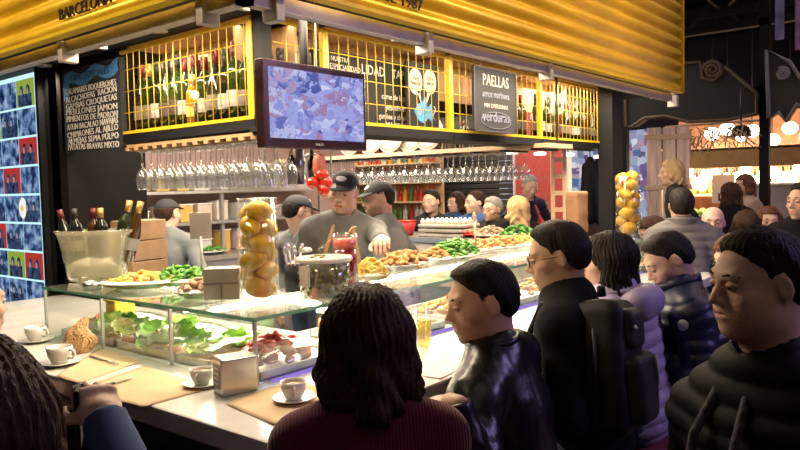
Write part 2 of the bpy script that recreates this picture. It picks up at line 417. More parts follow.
def cap_parts(parent, T, m, badge=None, h=.005):
    def dome(P):
        d = union(P, [('e', (0, -.012, .040), (.083, .101, .077))]); d = smax(d, .044 - P[:, 2], .004)
        seam = .0015 * (np.abs(np.sin(np.arctan2(P[:, 0], P[:, 1] + .012) * 3)) < .06)
        return d + seam
    v, f = snet(dome, (-.1, -.13, .02), (.1, .11, .15), h); cp = nmesh('cap', [(T(v), f)], [m], parent)
    def brim(P):
        q = P.copy(); zz = .052 + (q[:, 0] / .09) ** 2 * -.018 - (q[:, 1] - .08) * .28
        d = np.sqrt((q[:, 0] / .078) ** 2 + ((q[:, 1] - .06) / .088) ** 2) - 1; d = d * .07
        d = np.maximum(d, .055 - q[:, 1]); return smax(d, np.abs(q[:, 2] - zz) - .0035, .003)
    v, f = snet(brim, (-.09, .04, -.01), (.09, .16, .07), min(h, .0035)); nmesh('brim', [(T(v), f)], [m], cp)
    if badge:
        v, f = snet(lambda P: smax(sd(P, ('e', (0, -.012, .040), (.085, .103, .079))), np.sqrt((P[:, 0] / .030) ** 2 + ((P[:, 2] - .086) / .013) ** 2) * .02 - .02, .001) + (P[:, 1] < 0) * 1., (-.04, .04, .05), (.04, .11, .1), .0035)
        if len(v): nmesh('cap_lettering', [(T(v), f)], [badge], cp)
def hand_prims(curl=.5, spread=.12, thumb=.5, s=1.):
    """right hand: wrist at 0, fingers along +y, palm faces -z, thumb on the -x side"""
    L = [(-.030, .088, .042, .025, .021), (-.010, .092, .046, .029, .022), (.010, .088, .043, .027, .021), (.029, .080, .034, .020, .018)]
    out = [('e', (0, .048, -.004), (.040, .052, .015), .012), ('c', (0, -.07, 0), (0, .02, 0), .027, .027, .02), ('c', (-.028, .082, 0), (.027, .076, 0), .010, .010, .012), ('e', (-.024, .035, -.012), (.016, .030, .014), .015)]
    for i, (x, y, a, b, c) in enumerate(L):
        r = .0088 if i < 3 else .0075; p = Vector((x, y - .008, 0)); ang = curl * .7; sp = (x - 0) * spread * 8
        for j, l in enumerate((a, b, c)):
            dv = Vector((math.sin(sp) * math.cos(ang), math.cos(sp) * math.cos(ang), -math.sin(ang))); q = p + dv * l
            out.append(('c', p[:], q[:], r * (1 - .08 * j), r * (.9 - .08 * j), .004)); p = q; ang += curl * (1.1 if j == 0 else .8)
    p = Vector((-.026, .022, -.008)); dv = Vector((-.75, .62, -.3 - .5 * thumb)).normalized(); q = p + dv * .042; out.append(('c', p[:], q[:], .014, .011, .012))
    dv = Vector((-.35 + .5 * thumb, .85, -.35 - .3 * thumb)).normalized(); u = q + dv * .030; out.append(('c', q[:], u[:], .011, .0095, .004))
    dv = Vector((.0 + .4 * thumb, .9, -.3)).normalized(); w = u + dv * .024; out.append(('c', u[:], w[:], .0095, .0075, .004))
    return [(q[0], tuple(A3(q[1]) * s), tuple(A3(q[2]) * s), q[3] * s, q[4] * s, q[5] * s) if q[0] == 'c' else ('e', tuple(A3(q[1]) * s), tuple(A3(q[2]) * s), q[3] * s) for q in out]
def ik(a, b, l1, l2, pole):
    a, b = Vector(a), Vector(b); d = b - a; L = min(d.length, (l1 + l2) * .995); u = d.normalized(); b = a + u * L
    x = (l1 * l1 - l2 * l2 + L * L) / (2 * L); h = math.sqrt(max(l1 * l1 - x * x, 0)); p = Vector(pole); p = (p - u * p.dot(u)).normalized()
    return a + u * x + p * h, b
def person(label, head, face, body=None, group=None, seated=True, lean=12, side=0, sc=1., pitch=0, roll=0, hz=None,
           skin='skin_light', hair='short', haircol='hair_black', hvol=.010, top=('sweater', 'wool_black'), legs='denim', shoe='leather_black',
           hands=None, capm=None, badge=None, fat=0., beard=0., mouth=0., glasses=None, res=1., wide=1., collar=None, apron=None, brows=True, palm=None, curl=(.5, .5), neckl=.145, drop=0., hood=None, hdir=(None, None)):
    """head: world point of the skull centre; face, body: compass headings (degrees from +x towards +y) of face and chest"""
    body = face if body is None else body; rnd = random.Random(sum(map(ord, label))); h = .0042 * res
    Rb = Matrix.Rotation(math.radians(body - 90), 3, 'Z')          # local +y -> heading
    T = Matrix.Rotation(math.radians(side), 3, 'Y') @ Matrix.Rotation(-math.radians(lean), 3, 'X')
    nb = T @ Vector((0, -.01, .53 * sc)); RH = rotm(face - body, pitch, roll) ; up = (T @ Vector((0, 0, 1)) * .35 + Vector((0, 0, 1)) * .65).normalized()
    hc = nb + up * neckl * sc + Vector((0, .015, 0)) + RH @ Vector((0, .0, .0)) + T @ Vector((0, 0, 0)) - RH @ Vector((0, -.012, -.0))
    head = Vector(head); base = head - Rb @ hc; H = base.z
    root = thing('person', label, 'person', (base.x, base.y, 0), math.radians(body - 90), group)
    if hz is None: hz = H
    O = Vector((0, 0, H)); t2 = lambda p: tuple(T @ (Vector(p) * sc) + O)
    Tn = N(T)
    sk = skin_mat(skin, {'skin_light': (.72, .47, .35), 'skin_tan': (.60, .37, .25), 'skin_pink': (.78, .50, .40)}[skin])
    hm = lambda v: (v * sc) @ N(RH).T + A3(hc + O)
    # trunk, arms, legs of the body
    w = wide
    sh = [t2((s * .168 * w, 0, .455 - drop)) for s in (-1, 1)]
    if hands is None: hands = ((-.2, .28, .28), (.2, .28, .28)) if seated else ((-.27, .06, -.02), (.27, .06, -.02))
    arms = []
    for i, s in enumerate((-1, 1)):
        tgt = Vector(hands[i]) + O if len(hands[i]) == 3 else Rb.transposed() @ (Vector(hands[i][:3]) - Vector((base.x, base.y, 0)))
        el, wr = ik(sh[i], tgt, .285 * sc, .26 * sc, (s * .45, -.35, -1)); arms.append((Vector(sh[i]), el, wr))
    hips = [(s * .09 * sc, 0, H - .02) for s in (-1, 1)]; foot = []; legp = []
    for i, s in enumerate((-1, 1)):
        if seated: kn = Vector((s * .10, .36 * sc, H - .07)); an = Vector((s * .10, .26 * sc, max(.09, H - .04 - .43))) if H > .6 else Vector((s * .12, .36, .09))
        else: an = Vector((s * .10, .02 - .05 * s, .09)); kn = (Vector(hips[i]) + an) / 2 + Vector((0, .02, .02))
        foot.append(an); legp.append((Vector(hips[i]), kn, an))
    trunk = [('e', (0, 0, .03), (.155, .115, .11), .05, None), ('e', (0, .01 + .01 * fat, .17), (.135 + .03 * fat, .105 + .04 * fat, .16), .05, None), ('e', (0, 0, .34), (.150 * w, .112, .17), .05, None)]
    tp = [('e', t2(q[1]), tuple(A3(q[2]) * sc), q[3], Tn) for q in trunk]
    tp += [('c', tuple(nb + O), sh[0], .052 * sc, .058 * sc, .05), ('c', tuple(nb + O), sh[1], .052 * sc, .058 * sc, .05)]
    ap = [[('c', tuple(a), tuple(e), .050 * sc, .041 * sc, .03), ('c', tuple(e), tuple(wr_), .041 * sc, .028 * sc, .02)] for a, e, wr_ in arms]
    lp = [q for a, k, n in legp for q in (('c', tuple(a), tuple(k), .088 * sc, .06 * sc, .04), ('c', tuple(k), tuple(n), .058 * sc, .040 * sc, .02))]
    core = [(q[0], q[1], q[2], q[3] * .8, q[4] * .8, q[5]) if q[0] == 'c' else ('e', q[1], tuple(A3(q[2]) * .85), q[3], q[4]) for q in tp + ap[0] + ap[1] + lp]
    lo, hi = bounds(core, .03); parts = [snet(lambda P: union(P, core), lo, hi, .02 * max(1, res * .9))]
    # head and neck in the head's own frame
    RHi = RH.transposed(); nk = RHi @ (nb + T @ Vector((0, 0, -.04)) - hc) / sc
    neck = [('c', (0, -.030, -.045), tuple(nk), .054 + .006 * fat, .060 + .008 * fat)]
    v, f = snet(lambda P: head_fn(P, fat, neck, mouth), (-.11, -.125, min(nk.z - .02, -.14)), (.11, .14, .125), h); nv = len(v)
    parts.append((hm(v), f)); hl = v
    hand_r = min(h * .8, .0045)
    for i, s in enumerate((-1, 1)):
        a, e, wr_ = arms[i]; y = (wr_ - e).normalized() if hdir[i] is None else (Rb.transposed() @ Vector(hdir[i])).normalized(); z = Vector((0, 0, 1)) if palm is None or palm[i] is None else Vector(palm[i]); z = (z - y * z.dot(y)).normalized(); x = y.cross(z)
        M = N(Matrix((x, y, z)).transposed()); hp = hand_prims(curl[i], s=sc)
        if hdir[i] is not None: hp[1] = ('c', (0, -.012, 0), (0, .02, 0), .024, .027, .02)
        if s < 0: hp = [(q[0], (-q[1][0], *q[1][1:]), (-q[2][0], *q[2][1:]), *q[3:]) if q[0] == 'c' else (q[0], (-q[1][0], *q[1][1:]), *q[2:]) for q in hp]
        # thumb sits on the inner side: for the right hand (+x) it points to -x
        lo, hi = bounds(hp, .01); v, f = snet(lambda P: union(P, hp), lo, hi, hand_r); parts.append((v @ M.T + A3(wr_), f))
    n0 = len(parts[0][0]); tf = skin_tint(beard)
    def tint(vs): c = np.ones((len(vs), 3)); c[n0:n0 + nv] = tf(hl); return c
    nmesh('body', parts, [sk], root, tint=tint)
    # eyes, brows
    for s in (1, -1):
        eo = MB().sph((0, 0, 0), .0125 * sc, 12).obj('eye', mat('eye_white', (.42, .38, .36), .25, var=.03), root)
        eo.location = Vector(hm(A3([[s * .031, .0775, .0045]]))[0]); eo.rotation_euler = RH.to_euler()
        MB().sph((0, .0085 * sc, 0), (.0068 * sc, .005 * sc, .0068 * sc), 10).obj('iris', mat('eye_dark', (.06, .035, .02), .15), eo)
        if True:
            v, f = snet(lambda P: sd(P, ('e', (s * .031, .079, .008), (.0155, .0145, .0075))), (s * .031 - .02, .06, -.004), (s * .031 + .02, .098, .02), .0025); nmesh('eyelid', [(hm(v), f)], [sk], root, tint=lambda vs: np.ones((len(vs), 3)) * .88)
        if brows:
            v, f = snet(lambda P: union(P, [('c', (s * .015, .0905, .0275), (s * .032, .0885, .0315), .003, .0032), ('c', (s * .032, .0885, .0315), (s * .05, .074, .0255), .0032, .002)], k=.005) + .0008 * np.sin(P[:, 0] * 900), (min(s * .01, s * .056), .06, .014), (max(s * .01, s * .056), .1, .04), .0028)
            nmesh('eyebrow', [(hm(v), f)], [MATS[haircol]], root)
    if hair:
        fn, lo, hi = hair_fn(hair, rnd, hvol)
        fn2 = fn if not capm else (lambda P: smax(fn(P) + .003, P[:, 2] - .05, .004))
        v, f = snet(fn2, lo, hi, h * 1.05); nmesh('hair', [(hm(v), f)], [MATS[haircol]], root)
    if capm: cap_parts(root, hm, MATS[capm], MATS[badge] if badge else None, h * 1.1)
    if glasses:
        g = MB(); P = lambda x, y, z: Vector(hm(A3([[x, y, z]]))[0])
        for s in (1, -1):
            g.tube([P(s * .033 + .023 * math.cos(a), .103 - .006 * abs(math.cos(a)), .004 + .017 * math.sin(a)) for a in [k * PI / 8 for k in range(16)]], .0016, 5, True)
            g.tube([P(s * .056, .097, .008), P(s * .078, .06, .010), P(s * .082, 0, .008)], .0016, 5)
        g.tube([P(-.010, .104, .006), P(.010, .104, .006)], .0016, 5); g.obj('glasses', MATS[glasses], root)
    # clothes
    kind, cm = top; off = {'sweater': .016, 'leather': .020, 'puffer': .038, 'shirt': .012, 'coat': .030, 'fleece': .03}[kind]
    gh = .0085 * max(1, res * 1.0)
    neckhole = ('c', tuple(nb + O + Vector(T @ Vector((0, .01, -.01)))), tuple(nb + O + T @ Vector((0, .02, .2))), .056, .07)
    hem = -.06 if kind in ('leather', 'sweater', 'shirt') else -.13
    ty = A3(T @ Vector((0, 0, 1))); Oa = A3(O)
    def garment(P):
        d = union(P, tp, off, .05); ss = ((P - Oa) @ ty)
        per = .058
        if kind == 'puffer': d = d + .012 * (1 - np.abs(np.sin(ss / per * PI)) ** .6)
        for (u, l), (a, e, wr_) in zip(ap, arms):
            q = union(P, [u, l], off * .85, .03)
            for (p1, p2, o_) in ((a, e, 0), (e, wr_, .01)):
                if kind == 'puffer':
                    ba = A3(p2 - p1); L = np.linalg.norm(ba); t = np.clip((P - A3(p1)) @ ba / L, 0, L)
                    near = np.exp(-(np.linalg.norm(P - A3(p1) - t[:, None] * ba / L, axis=1) / .12) ** 4)
                    q = q + near * .010 * (1 - np.abs(np.sin(t / .052 * PI)) ** .6)
                elif kind == 'leather':
                    ba = A3(p2 - p1); L = np.linalg.norm(ba); t = (P - A3(p1)) @ ba / L; q = q + .0022 * np.sin(t * 150 + 3 * noise3(P, 15, 2)) * (t > 0) * (t < L) * np.clip(np.abs(t - L * (1 if o_ == 0 else 0)) < .13, 0, 1)
            d = smin(d, q, .03)
        if kind in ('leather', 'shirt', 'coat'): d = d + .005 * noise3(P, 26, 4) + .002 * noise3(P, 70, 8)
        if kind == 'sweater': d = d + .003 * noise3(P, 22, 4)
        if kind == 'fleece': d = d + .006 * noise3(P, 60, 4) + .004 * noise3(P, 120, 6)
        d = smax(d, hem - ss, .01)
        for a, e, wr_ in arms:
            y = A3((wr_ - e).normalized()); wv = (P - A3(wr_)); cut = wv @ y - .005; nearw = np.linalg.norm(wv, axis=1) < .068
            d = np.where(nearw, smax(d, cut, .006), d)
        return smax(d, -sd(P, neckhole), .008)
    gp = tp + ap[0] + ap[1]; lo, hi = bounds(gp, off + .03); v, f = snet(garment, lo, hi, gh)
    gname = {'puffer': 'puffer_jacket', 'leather': 'leather_jacket', 'sweater': 'sweater', 'shirt': 'shirt', 'coat': 'coat', 'fleece': 'fleece_coat'}[kind]
    gar = nmesh(gname, [(v, f)], [MATS[cm]], root)
    if kind != 'shirt' or collar:
        hh = {'leather': .05, 'puffer': .065, 'coat': .05}.get(kind, .016); hh = collar[1] if collar and len(collar) > 1 else hh; c0 = A3(nb + O + T @ Vector((0, .004, -.012))); cz = A3((T @ Vector((0, -.12, 1))).normalized())
        thick = .010 if kind != 'puffer' else .02; rr = .068 if kind != 'puffer' else .08
        def colr(P):
            x = P - c0; t = x @ cz; r = np.linalg.norm(x - t[:, None] * cz, axis=1) - rr - t * .12
            return smax(np.abs(r) - thick + .002 * noise3(P, 40, 1), np.abs(t - hh * .5) - hh * .5 - .01, .012)
        v, f = snet(colr, c0 - .15, c0 + .15, gh * .7); nmesh('collar', [(v, f)], [MATS[collar[0] if collar else cm]], gar)
    tr = lp + [('e', t2((0, 0, .02)), tuple(A3((.155, .118, .105)) * sc), .05, Tn)]
    lo, hi = bounds(tr, .04)
    v, f = snet(lambda P: smax(union(P, tr, .010, .04) + .004 * noise3(P, 25, 7), .07 - P[:, 2], .006), lo, hi, .013 * max(1, res)); nmesh('trousers', [(v, f)], [MATS[legs]], root)
    for an in foot:
        ax, ay, az = an
        pr = [('e', (ax, ay + .02, az - .025), (.045, .07, .06), .03), ('e', (ax, ay + .10, az - .05), (.046, .10, .036), .03)]
        v, f = snet(lambda P: smax(union(P, pr), (az - .088) - P[:, 2], .005), *bounds(pr, .02), .012 * max(1, res * .8)); nmesh('shoe', [(v, f)], [MATS[shoe]], root)
    if hood:
        hp = [('e', t2((0, -.12, .50)), (.12, .075, .075), .03, Tn)]
        v, f = snet(lambda P: smax(union(P, hp) + .008 * noise3(P, 30, 3), -union(P, [('e', t2((0, -.06, .60)), (.085, .07, .075), .03, Tn)]), .02), *bounds(hp, .03), gh); nmesh('hood', [(v, f)], [MATS[hood]], gar)
    if apron:
        am = MATS[apron]
        for s in (1, -1):
            pts = []
            for t, y in ((.50, .06), (.44, .135), (.36, .155), (.26, .16), (.12, .16)):
                pts.append(Vector(t2((s * (.05 + (.5 - t) * .28), y - .0, t))))
            MB().tube(pts, .011, 8).obj('apron_strap', am, root)
        v, f = snet(lambda P: smax(smax(union(P, tp, off + .012, .05), -(union(P, tp, off + .002, .05)), .002), smax(((P - Oa) @ ty) - .22 * sc, -((P - Oa) @ A3(T @ Vector((0, 1, 0)))) + .02, .01), .004), *bounds(tp, .05), .010 * max(1, res)); nmesh('apron_bib', [(v, f)], [am], root)
    root['category'] = 'person'
    return root, arms, (Rb, base)
# ------------------------------------------------------------------ palette
mat('hair_black', (.018, .013, .012), .5, spec=.2, bump=.5, bscale=90, stretch=(3, 3, .5)); mat('hair_brown', (.05, .022, .012), .5, spec=.2, bump=.5, bscale=90, stretch=(3, 3, .5))
mat('hair_dark', (.055, .024, .015), .5, spec=.2, bump=.5, bscale=90, stretch=(3, 3, .5)); mat('hair_chestnut', (.14, .055, .025), .5, spec=.2, bump=.5, bscale=90, stretch=(3, 3, .5))
mat('hair_blonde', (.62, .42, .20), .5, spec=.2, bump=.5, bscale=90, stretch=(3, 3, .5)); mat('hair_grey', (.35, .33, .31), .6, spec=.2, bump=.5, bscale=90, stretch=(3, 3, .5))
mat('wool_maroon', (.15, .014, .045), .95, spec=.15, bump=.5, bscale=160, stretch=(3, 3, .3), sheen=.3); mat('leather_black', (.008, .008, .012), .32, bump=.12, bscale=50, spec=.7)
mat('denim', (.05, .07, .14), .9, bump=.2); mat('cloth_dark', (.008, .008, .011), .9, spec=.15); mat('puffer_black', (.005, .005, .0055), .65, spec=.13, bump=.12, bscale=30)
mat('puffer_navy', (.010, .014, .055), .42, bump=.12, bscale=30); mat('puffer_lavender', (.50, .42, .66), .5, bump=.1, bscale=30); mat('puffer_grey', (.13, .12, .12), .6, bump=.12)
mat('shirt_grey', (.17, .18, .175), .85, bump=.15, bscale=40); mat('cap_black', (.03, .03, .035), .8); mat('strap_tan', (.42, .25, .13), .7, bump=.2); mat('white_cloth', (.8, .8, .8), .8)
mat('fleece_brown', (.045, .020, .012), .95, bump=.6, bscale=120); mat('wool_blue', (.05, .09, .22), .9); mat('wool_grey', (.25, .24, .24), .9); mat('wool_black', (.02, .02, .02), .9)
mat('metal_dark', (.04, .04, .045), .4, .6); mat('metal_grey', (.42, .39, .40), .5, .3, bump=.05); mat('steel', (.62, .61, .60), .28, .9, bump=.04, bscale=20)
mat('steel_soft', (.55, .55, .55), .4, .7); mat('black_paint', (.007, .007, .009), .6, spec=.25, bump=.05); mat('roof_dark', (.013, .012, .014), .8, spec=.2, bump=.1)
mat('yellow_metal', (.74, .46, .03), .36, .25, var=.15, scale=3, bump=.04, bscale=8); mat('yellow_paint', (.62, .42, .02), .4, var=.06)
mat('lettering_black', (.02, .015, .01), .6); mat('wood_plank', (.55, .34, .18), .6, bump=.2, bscale=20, stretch=(8, 8, .6)); mat('wood_dark', (.03, .018, .014), .6, bump=.2, bscale=20, stretch=(8, 8, .6))
mat('wood_pale', (.66, .48, .30), .55, bump=.1, stretch=(.6, 6, 6)); mat('porcelain', (.86, .84, .80), .15, var=.02, coat=.3); mat('coffee', (.30, .15, .06), .3, var=.3, scale=60)
mat('kraft', (.62, .45, .27), .8, var=.08, scale=9, bump=.15, bscale=14); mat('paper_white', (.86, .83, .76), .8, bump=.1, bscale=20); mat('card_grey', (.42, .38, .36), .8); mat('card_brown', (.42, .26, .14), .85)
mat('cork', (.45, .3, .18), .8); mat('red_plastic', (.65, .04, .03), .35); mat('teal_plastic', (.05, .5, .55), .4); mat('wall_dark', (.006, .005, .006), .85, spec=.2, bump=.1)
glassy('glass_clear', (.98, .985, .985), .07); glassy('glass_pane', (.95, .985, .965), .10); glassy('glass_top', (.86, .93, .90), .22, mixc=(.75, .80, .76), mixf=.22, rough=.05)
glassy('glass_edge', (.4, .7, .6), .2, mixc=(.35, .60, .50), mixf=.75); glassy('plastic_frost', (.95, .93, .85), .16, mixc=(.92, .88, .68), mixf=.30, rough=.15)
glassy('wine_white', (.95, .85, .45), .1, mixc=(.9, .75, .25), mixf=.3); glassy('juice_red', (.55, .02, .04), .15, mixc=(.5, .02, .05), mixf=.75); glassy('glass_stem', (.93, .95, .96), .30, mixc=(.9, .9, .9), mixf=.06); glassy('cling_film', (.97, .97, .97), .16, mixc=(.9, .9, .9), mixf=.08, rough=.12)
def marble_mat(name):
    m = mat(name, (.80, .78, .74), .16, var=.10, scale=3.5, coat=.2, stretch=(1, 2.2, 1)); return m
marble_mat('marble')
mat('floor_tile', (.10, .085, .08), .35, bump=.05)

_nt = MATS['wool_maroon'].node_tree; _w = _nt.nodes.new('ShaderNodeTexWave'); _w.inputs['Scale'].default_value = 42; _w.inputs['Distortion'].default_value = 1.5; _w.bands_direction = 'X'
_tc = [n for n in _nt.nodes if n.bl_idname == 'ShaderNodeTexCoord'][0]; _nt.links.new(_tc.outputs['Object'], _w.inputs['Vector']); _b = [n for n in _nt.nodes if n.bl_idname == 'ShaderNodeBump'][0]; _nt.links.new(_w.outputs['Fac'], _b.inputs['Height']); _b.inputs['Strength'].default_value = .35; _b.inputs['Distance'].default_value = .006
# ------------------------------------------------------------------ the hall
struct(MB().box((-4, -6, -.1), (14, 12, 0)).obj('floor', MATS['floor_tile']))
struct(MB().box((-4, -6, 5.0), (14, 12, 5.1)).obj('ceiling', MATS['roof_dark']))
struct(MB().box((13.9, -6, 0), (14, 12, 5)).obj('wall_far', mat('wall_far_m', (.08, .06, .06), .8)))
struct(MB().box((-4, 11.9, 0), (14, 12, 5)).obj('wall_left', MATS['wall_far_m']))
struct(MB().box((-4, -6, 0), (14, -5.9, 5)).obj('wall_right', MATS['wall_far_m']))
struct(MB().box((-4, -6, 0), (-3.9, 12, 5)).obj('wall_behind', MATS['wall_far_m']))
for k in range(5):       # roof trusses of the market hall
    x = 6.2 + k * 1.6
    t = thing('roof_truss', ['nearest', 'second', 'third', 'fourth', 'farthest'][k] + ' dark steel roof truss above the right hand stalls', 'roof truss', (x, 1, 4.2), group='roof trusses of the market hall')
    MB().box((-.05, -6, -.05), (.05, 8, .05)).obj('bottom_chord', MATS['roof_dark'], t); MB().box((-.05, -6, .6), (.05, 8, .7)).obj('top_chord', MATS['roof_dark'], t)
    for j in range(12):
        y0 = -6 + j * 1.15; MB().cyl((0, y0, 0), (0, y0 + .575, .62), .03, n=6).cyl((0, y0 + .575, .62), (0, y0 + 1.15, 0), .03, n=6).obj('web_brace', mat('truss_grey', (.09, .075, .07), .7), t)
    MB().box((-.03, -.03, .7), (.03, .03, .8)).obj('hanger', MATS['roof_dark'], t)

# ------------------------------------------------------------------ the bar: marble counter on a dark base
base = thing('bar_counter', 'long corner bar counter with pale marble top over dark panelling', 'bar counter', (0, 0, 0))
Lp = lambda a, b: [(a, a), (3.72, a), (3.72, b), (b, b), (b, 3.0), (a, 3.0)]
mt = MB().prism(Lp(0, .95), .06, z0=.94).obj('marble_top', MATS['marble'], base)
bv = mt.modifiers.new('b', 'BEVEL'); bv.width = .008; bv.segments = 2
MB().prism([(.30, .30), (3.68, .30), (3.68, .92), (.92, .92), (.92, 2.98), (.30, 2.98)], .94).obj('base_panel', MATS['wood_dark'], base)
MB().prism([(.02, .02), (3.7, .02), (3.7, .06), (.06, .06), (.06, 2.98), (.02, 2.98)], .05, z0=.89).obj('trim_rail', MATS['metal_dark'], base)
for i in range(6): MB().box((.45 + i * .55, .285, .05), (.47 + i * .55, .3, .9)).obj('panel_strip', MATS['wood_dark'], base)
for i in range(5): MB().box((.285, .45 + i * .5, .05), (.3, .47 + i * .5, .9)).obj('panel_strip', MATS['wood_dark'], base)

# glass food case on the marble
gc = thing('glass_display_case', 'low glass food case with flat shelf top running round the bar corner', 'display case', (.3, .43, 1.0))
X0, Y0, XE, YE = .30, .43, 3.70, 1.82
Lg = [(0, 0), (XE - X0, 0), (XE - X0, .42), (.46, .42), (.46, YE - Y0), (0, YE - Y0)]
top = MB().prism(Lg, .010, z0=.200).obj('glass_top', MATS['glass_top'], gc)
MB().prism([(-.004, -.004), (XE - X0, -.004), (XE - X0, 0.002), (.002, .002), (.002, YE - Y0), (-.004, YE - Y0)], .011, z0=.1995).obj('glass_edge', MATS['glass_edge'], gc)
for i in range(3):
    y = [(.01, .45), (.455, .91), (.915, 1.38)][i]; MB().box((.004, y[0], 0), (.010, y[1], .2)).obj('front_pane', MATS['glass_pane'], gc)
for i in range(5): MB().box((.01 + i * .675, .004, 0), (.01 + i * .675 + .67, .010, .2)).obj('front_pane', MATS['glass_pane'], gc)
for p in [(0, 0), (0, .452), (0, .912), (0, 1.38)] + [(.675 * i, 0) for i in range(1, 6)]:
    MB().box((p[0] + .001, p[1] + .001, 0), (p[0] + .011, p[1] + .011, .2)).obj('corner_post', MATS['steel_soft'], gc)
MB().box((.44, .44, 0), (.452, 1.38, .2)).obj('back_pane', MATS['glass_pane'], gc)
ld = MB().box((.03, .402, .185), (3.35, .414, .198)).obj('lamp_strip', glow('strip_glow', (1, .82, .6), 9), gc)
ld2 = MB().box((.425, .45, .185), (.437, 1.36, .198)).obj('lamp_strip', MATS['strip_glow'], gc)
MB().box((.06, -.012, 0), (3.35, -.002, .009)).obj('edge_light', glow('violet_glow', (.45, .30, 1.0), .65), gc)
area('case_light_right', (2.0, .76, 1.19), (3.3, .10), 30, WARM, rot=(math.radians(-25), 0, 0))
area('case_light_left', (.68, 1.15, 1.19), (.10, 1.3), 15, WARM, rot=(0, math.radians(25), 0))
T = 1.211

# ------------------------------------------------------------------ kiosk roof and yellow corrugated fascia
struct(MB().prism([(.36, .49), (4.2, .49), (4.2, .98), (5.5, .98), (5.5, 3.7), (.36, 3.7)], .12, z0=2.36).obj('trim_1', MATS['roof_dark']))
ZF = 2.222
fa = thing('corrugated_fascia', 'yellow corrugated metal fascia wrapped round the kiosk roof', 'awning', (.3, .43, ZF))
def corr(y0, y1, f, z0=0., z1=.66, per=.082, amp=.016):
    n = 90; vs = []; fs = []
    for i in range(n + 1):
        z = z0 + (z1 - z0) * i / n; o = -amp * (1 + math.sin(2 * PI * z / per)) - .012
        vs += [f(y0 + (o if False else 0), o, z), f(y1, o, z)]
    vs2 = [f(y0, .02, z0 + (z1 - z0) * i / n) for i in range(n + 1)]
    for i in range(n): a = 2 * i; fs.append((a, a + 1, a + 3, a + 2))
    m = MB().add(vs, fs); return m
E1 = XE - .22 - .3
ZT = .66
E1 = 3.87
m = corr(-.036, E1, lambda t, o, z: Vector((t, o, z)), z1=ZT); m.obj('corrugated_sheet', MATS['yellow_metal'], fa).modifiers.new('s', 'SOLIDIFY').thickness = .006
m = corr(-.036, 3.3, lambda t, o, z: Vector((o, t, z)), z1=ZT); m.obj('corrugated_sheet', MATS['yellow_metal'], fa).modifiers.new('s', 'SOLIDIFY').thickness = .006
MB().box((E1, -.06, -.01), (E1 + .02, .03, ZT + .01)).obj('end_trim', MATS['yellow_paint'], fa)
MB().box((-.05, -.05, -.012), (E1, -.004, .002)).obj('bottom_trim', MATS['yellow_paint'], fa); MB().box((-.05, 0, -.012), (-.004, 3.3, .002)).obj('bottom_trim', MATS['yellow_paint'], fa)
MB().box((-.046, -.046, 0), (.0, .0, ZT)).obj('corner_trim', MATS['yellow_metal'], fa)
MB().box((.02, .02, -.060), (E1, .06, -.012)).obj('support_tube', MATS['metal_grey'], fa); MB().box((.02, .02, -.060), (.06, 3.3, -.012)).obj('support_tube', MATS['metal_grey'], fa)
for px, s in ((268, 0), (418, 0), (540, 0), (668, 0)):
    p = AY(px, 60, .5); MB().box((p.x - .3 - .018, .0, -.095), (p.x - .3 + .018, .07, -.013), bev=.004).box((p.x - .3 - .01, .07, -.02), (p.x - .3 + .01, .2, .0)).obj('bracket', MATS['metal_grey'], fa)
for px in (214, 72):
    p = AX(px, 10, .36); MB().box((.0, p.y - .448, -.095), (.07, p.y - .412, -.013), bev=.004).box((.07, p.y - .44, -.02), (.2, p.y - .42, 0)).obj('bracket', MATS['metal_grey'], fa)
FI = Matrix.Translation((-.3, -.43, -ZF))
def on_right(px, py): p = AY(px, py, .375); return FI @ frame(p, (1, 0, 0), (0, 0, 1))
def on_left(px, py): p = AX(px, py, .245); return FI @ frame(p, (0, -1, 0), (0, 0, 1))
text('lettering', 'SINCE 1987', .060, MATS['lettering_black'], fa, on_right(394, -2), .003, sx=1.15)
text('lettering', 'BARCELONA', .060, MATS['lettering_black'], fa, on_left(84, 7), .003, sx=1.1)
for px, py, w in ((158, 31, 'nearer'), (45, 66, 'farther')):
    p = G(px, py, 2.355); t = thing('recessed_downlight', f'{w} round white downlight set in the dark kiosk soffit', 'downlight', (p.x, p.y, 2.36), group='downlights in the left soffit')
    MB().lathe([(.034, 0), (.045, 0), (.045, -.008), (.034, -.004)], n=24).obj('trim_ring', MATS['steel_soft'], t); MB().lathe([(0, -.003), (.034, -.003), (.034, 0), (0, 0)], n=24).obj('lamp_face', glow('lamp_face', (1, .9, .75), 6), t)
    spot('downlight', (p.x, p.y, 2.34), 22, WARM, 120, (p.x, p.y, 0))

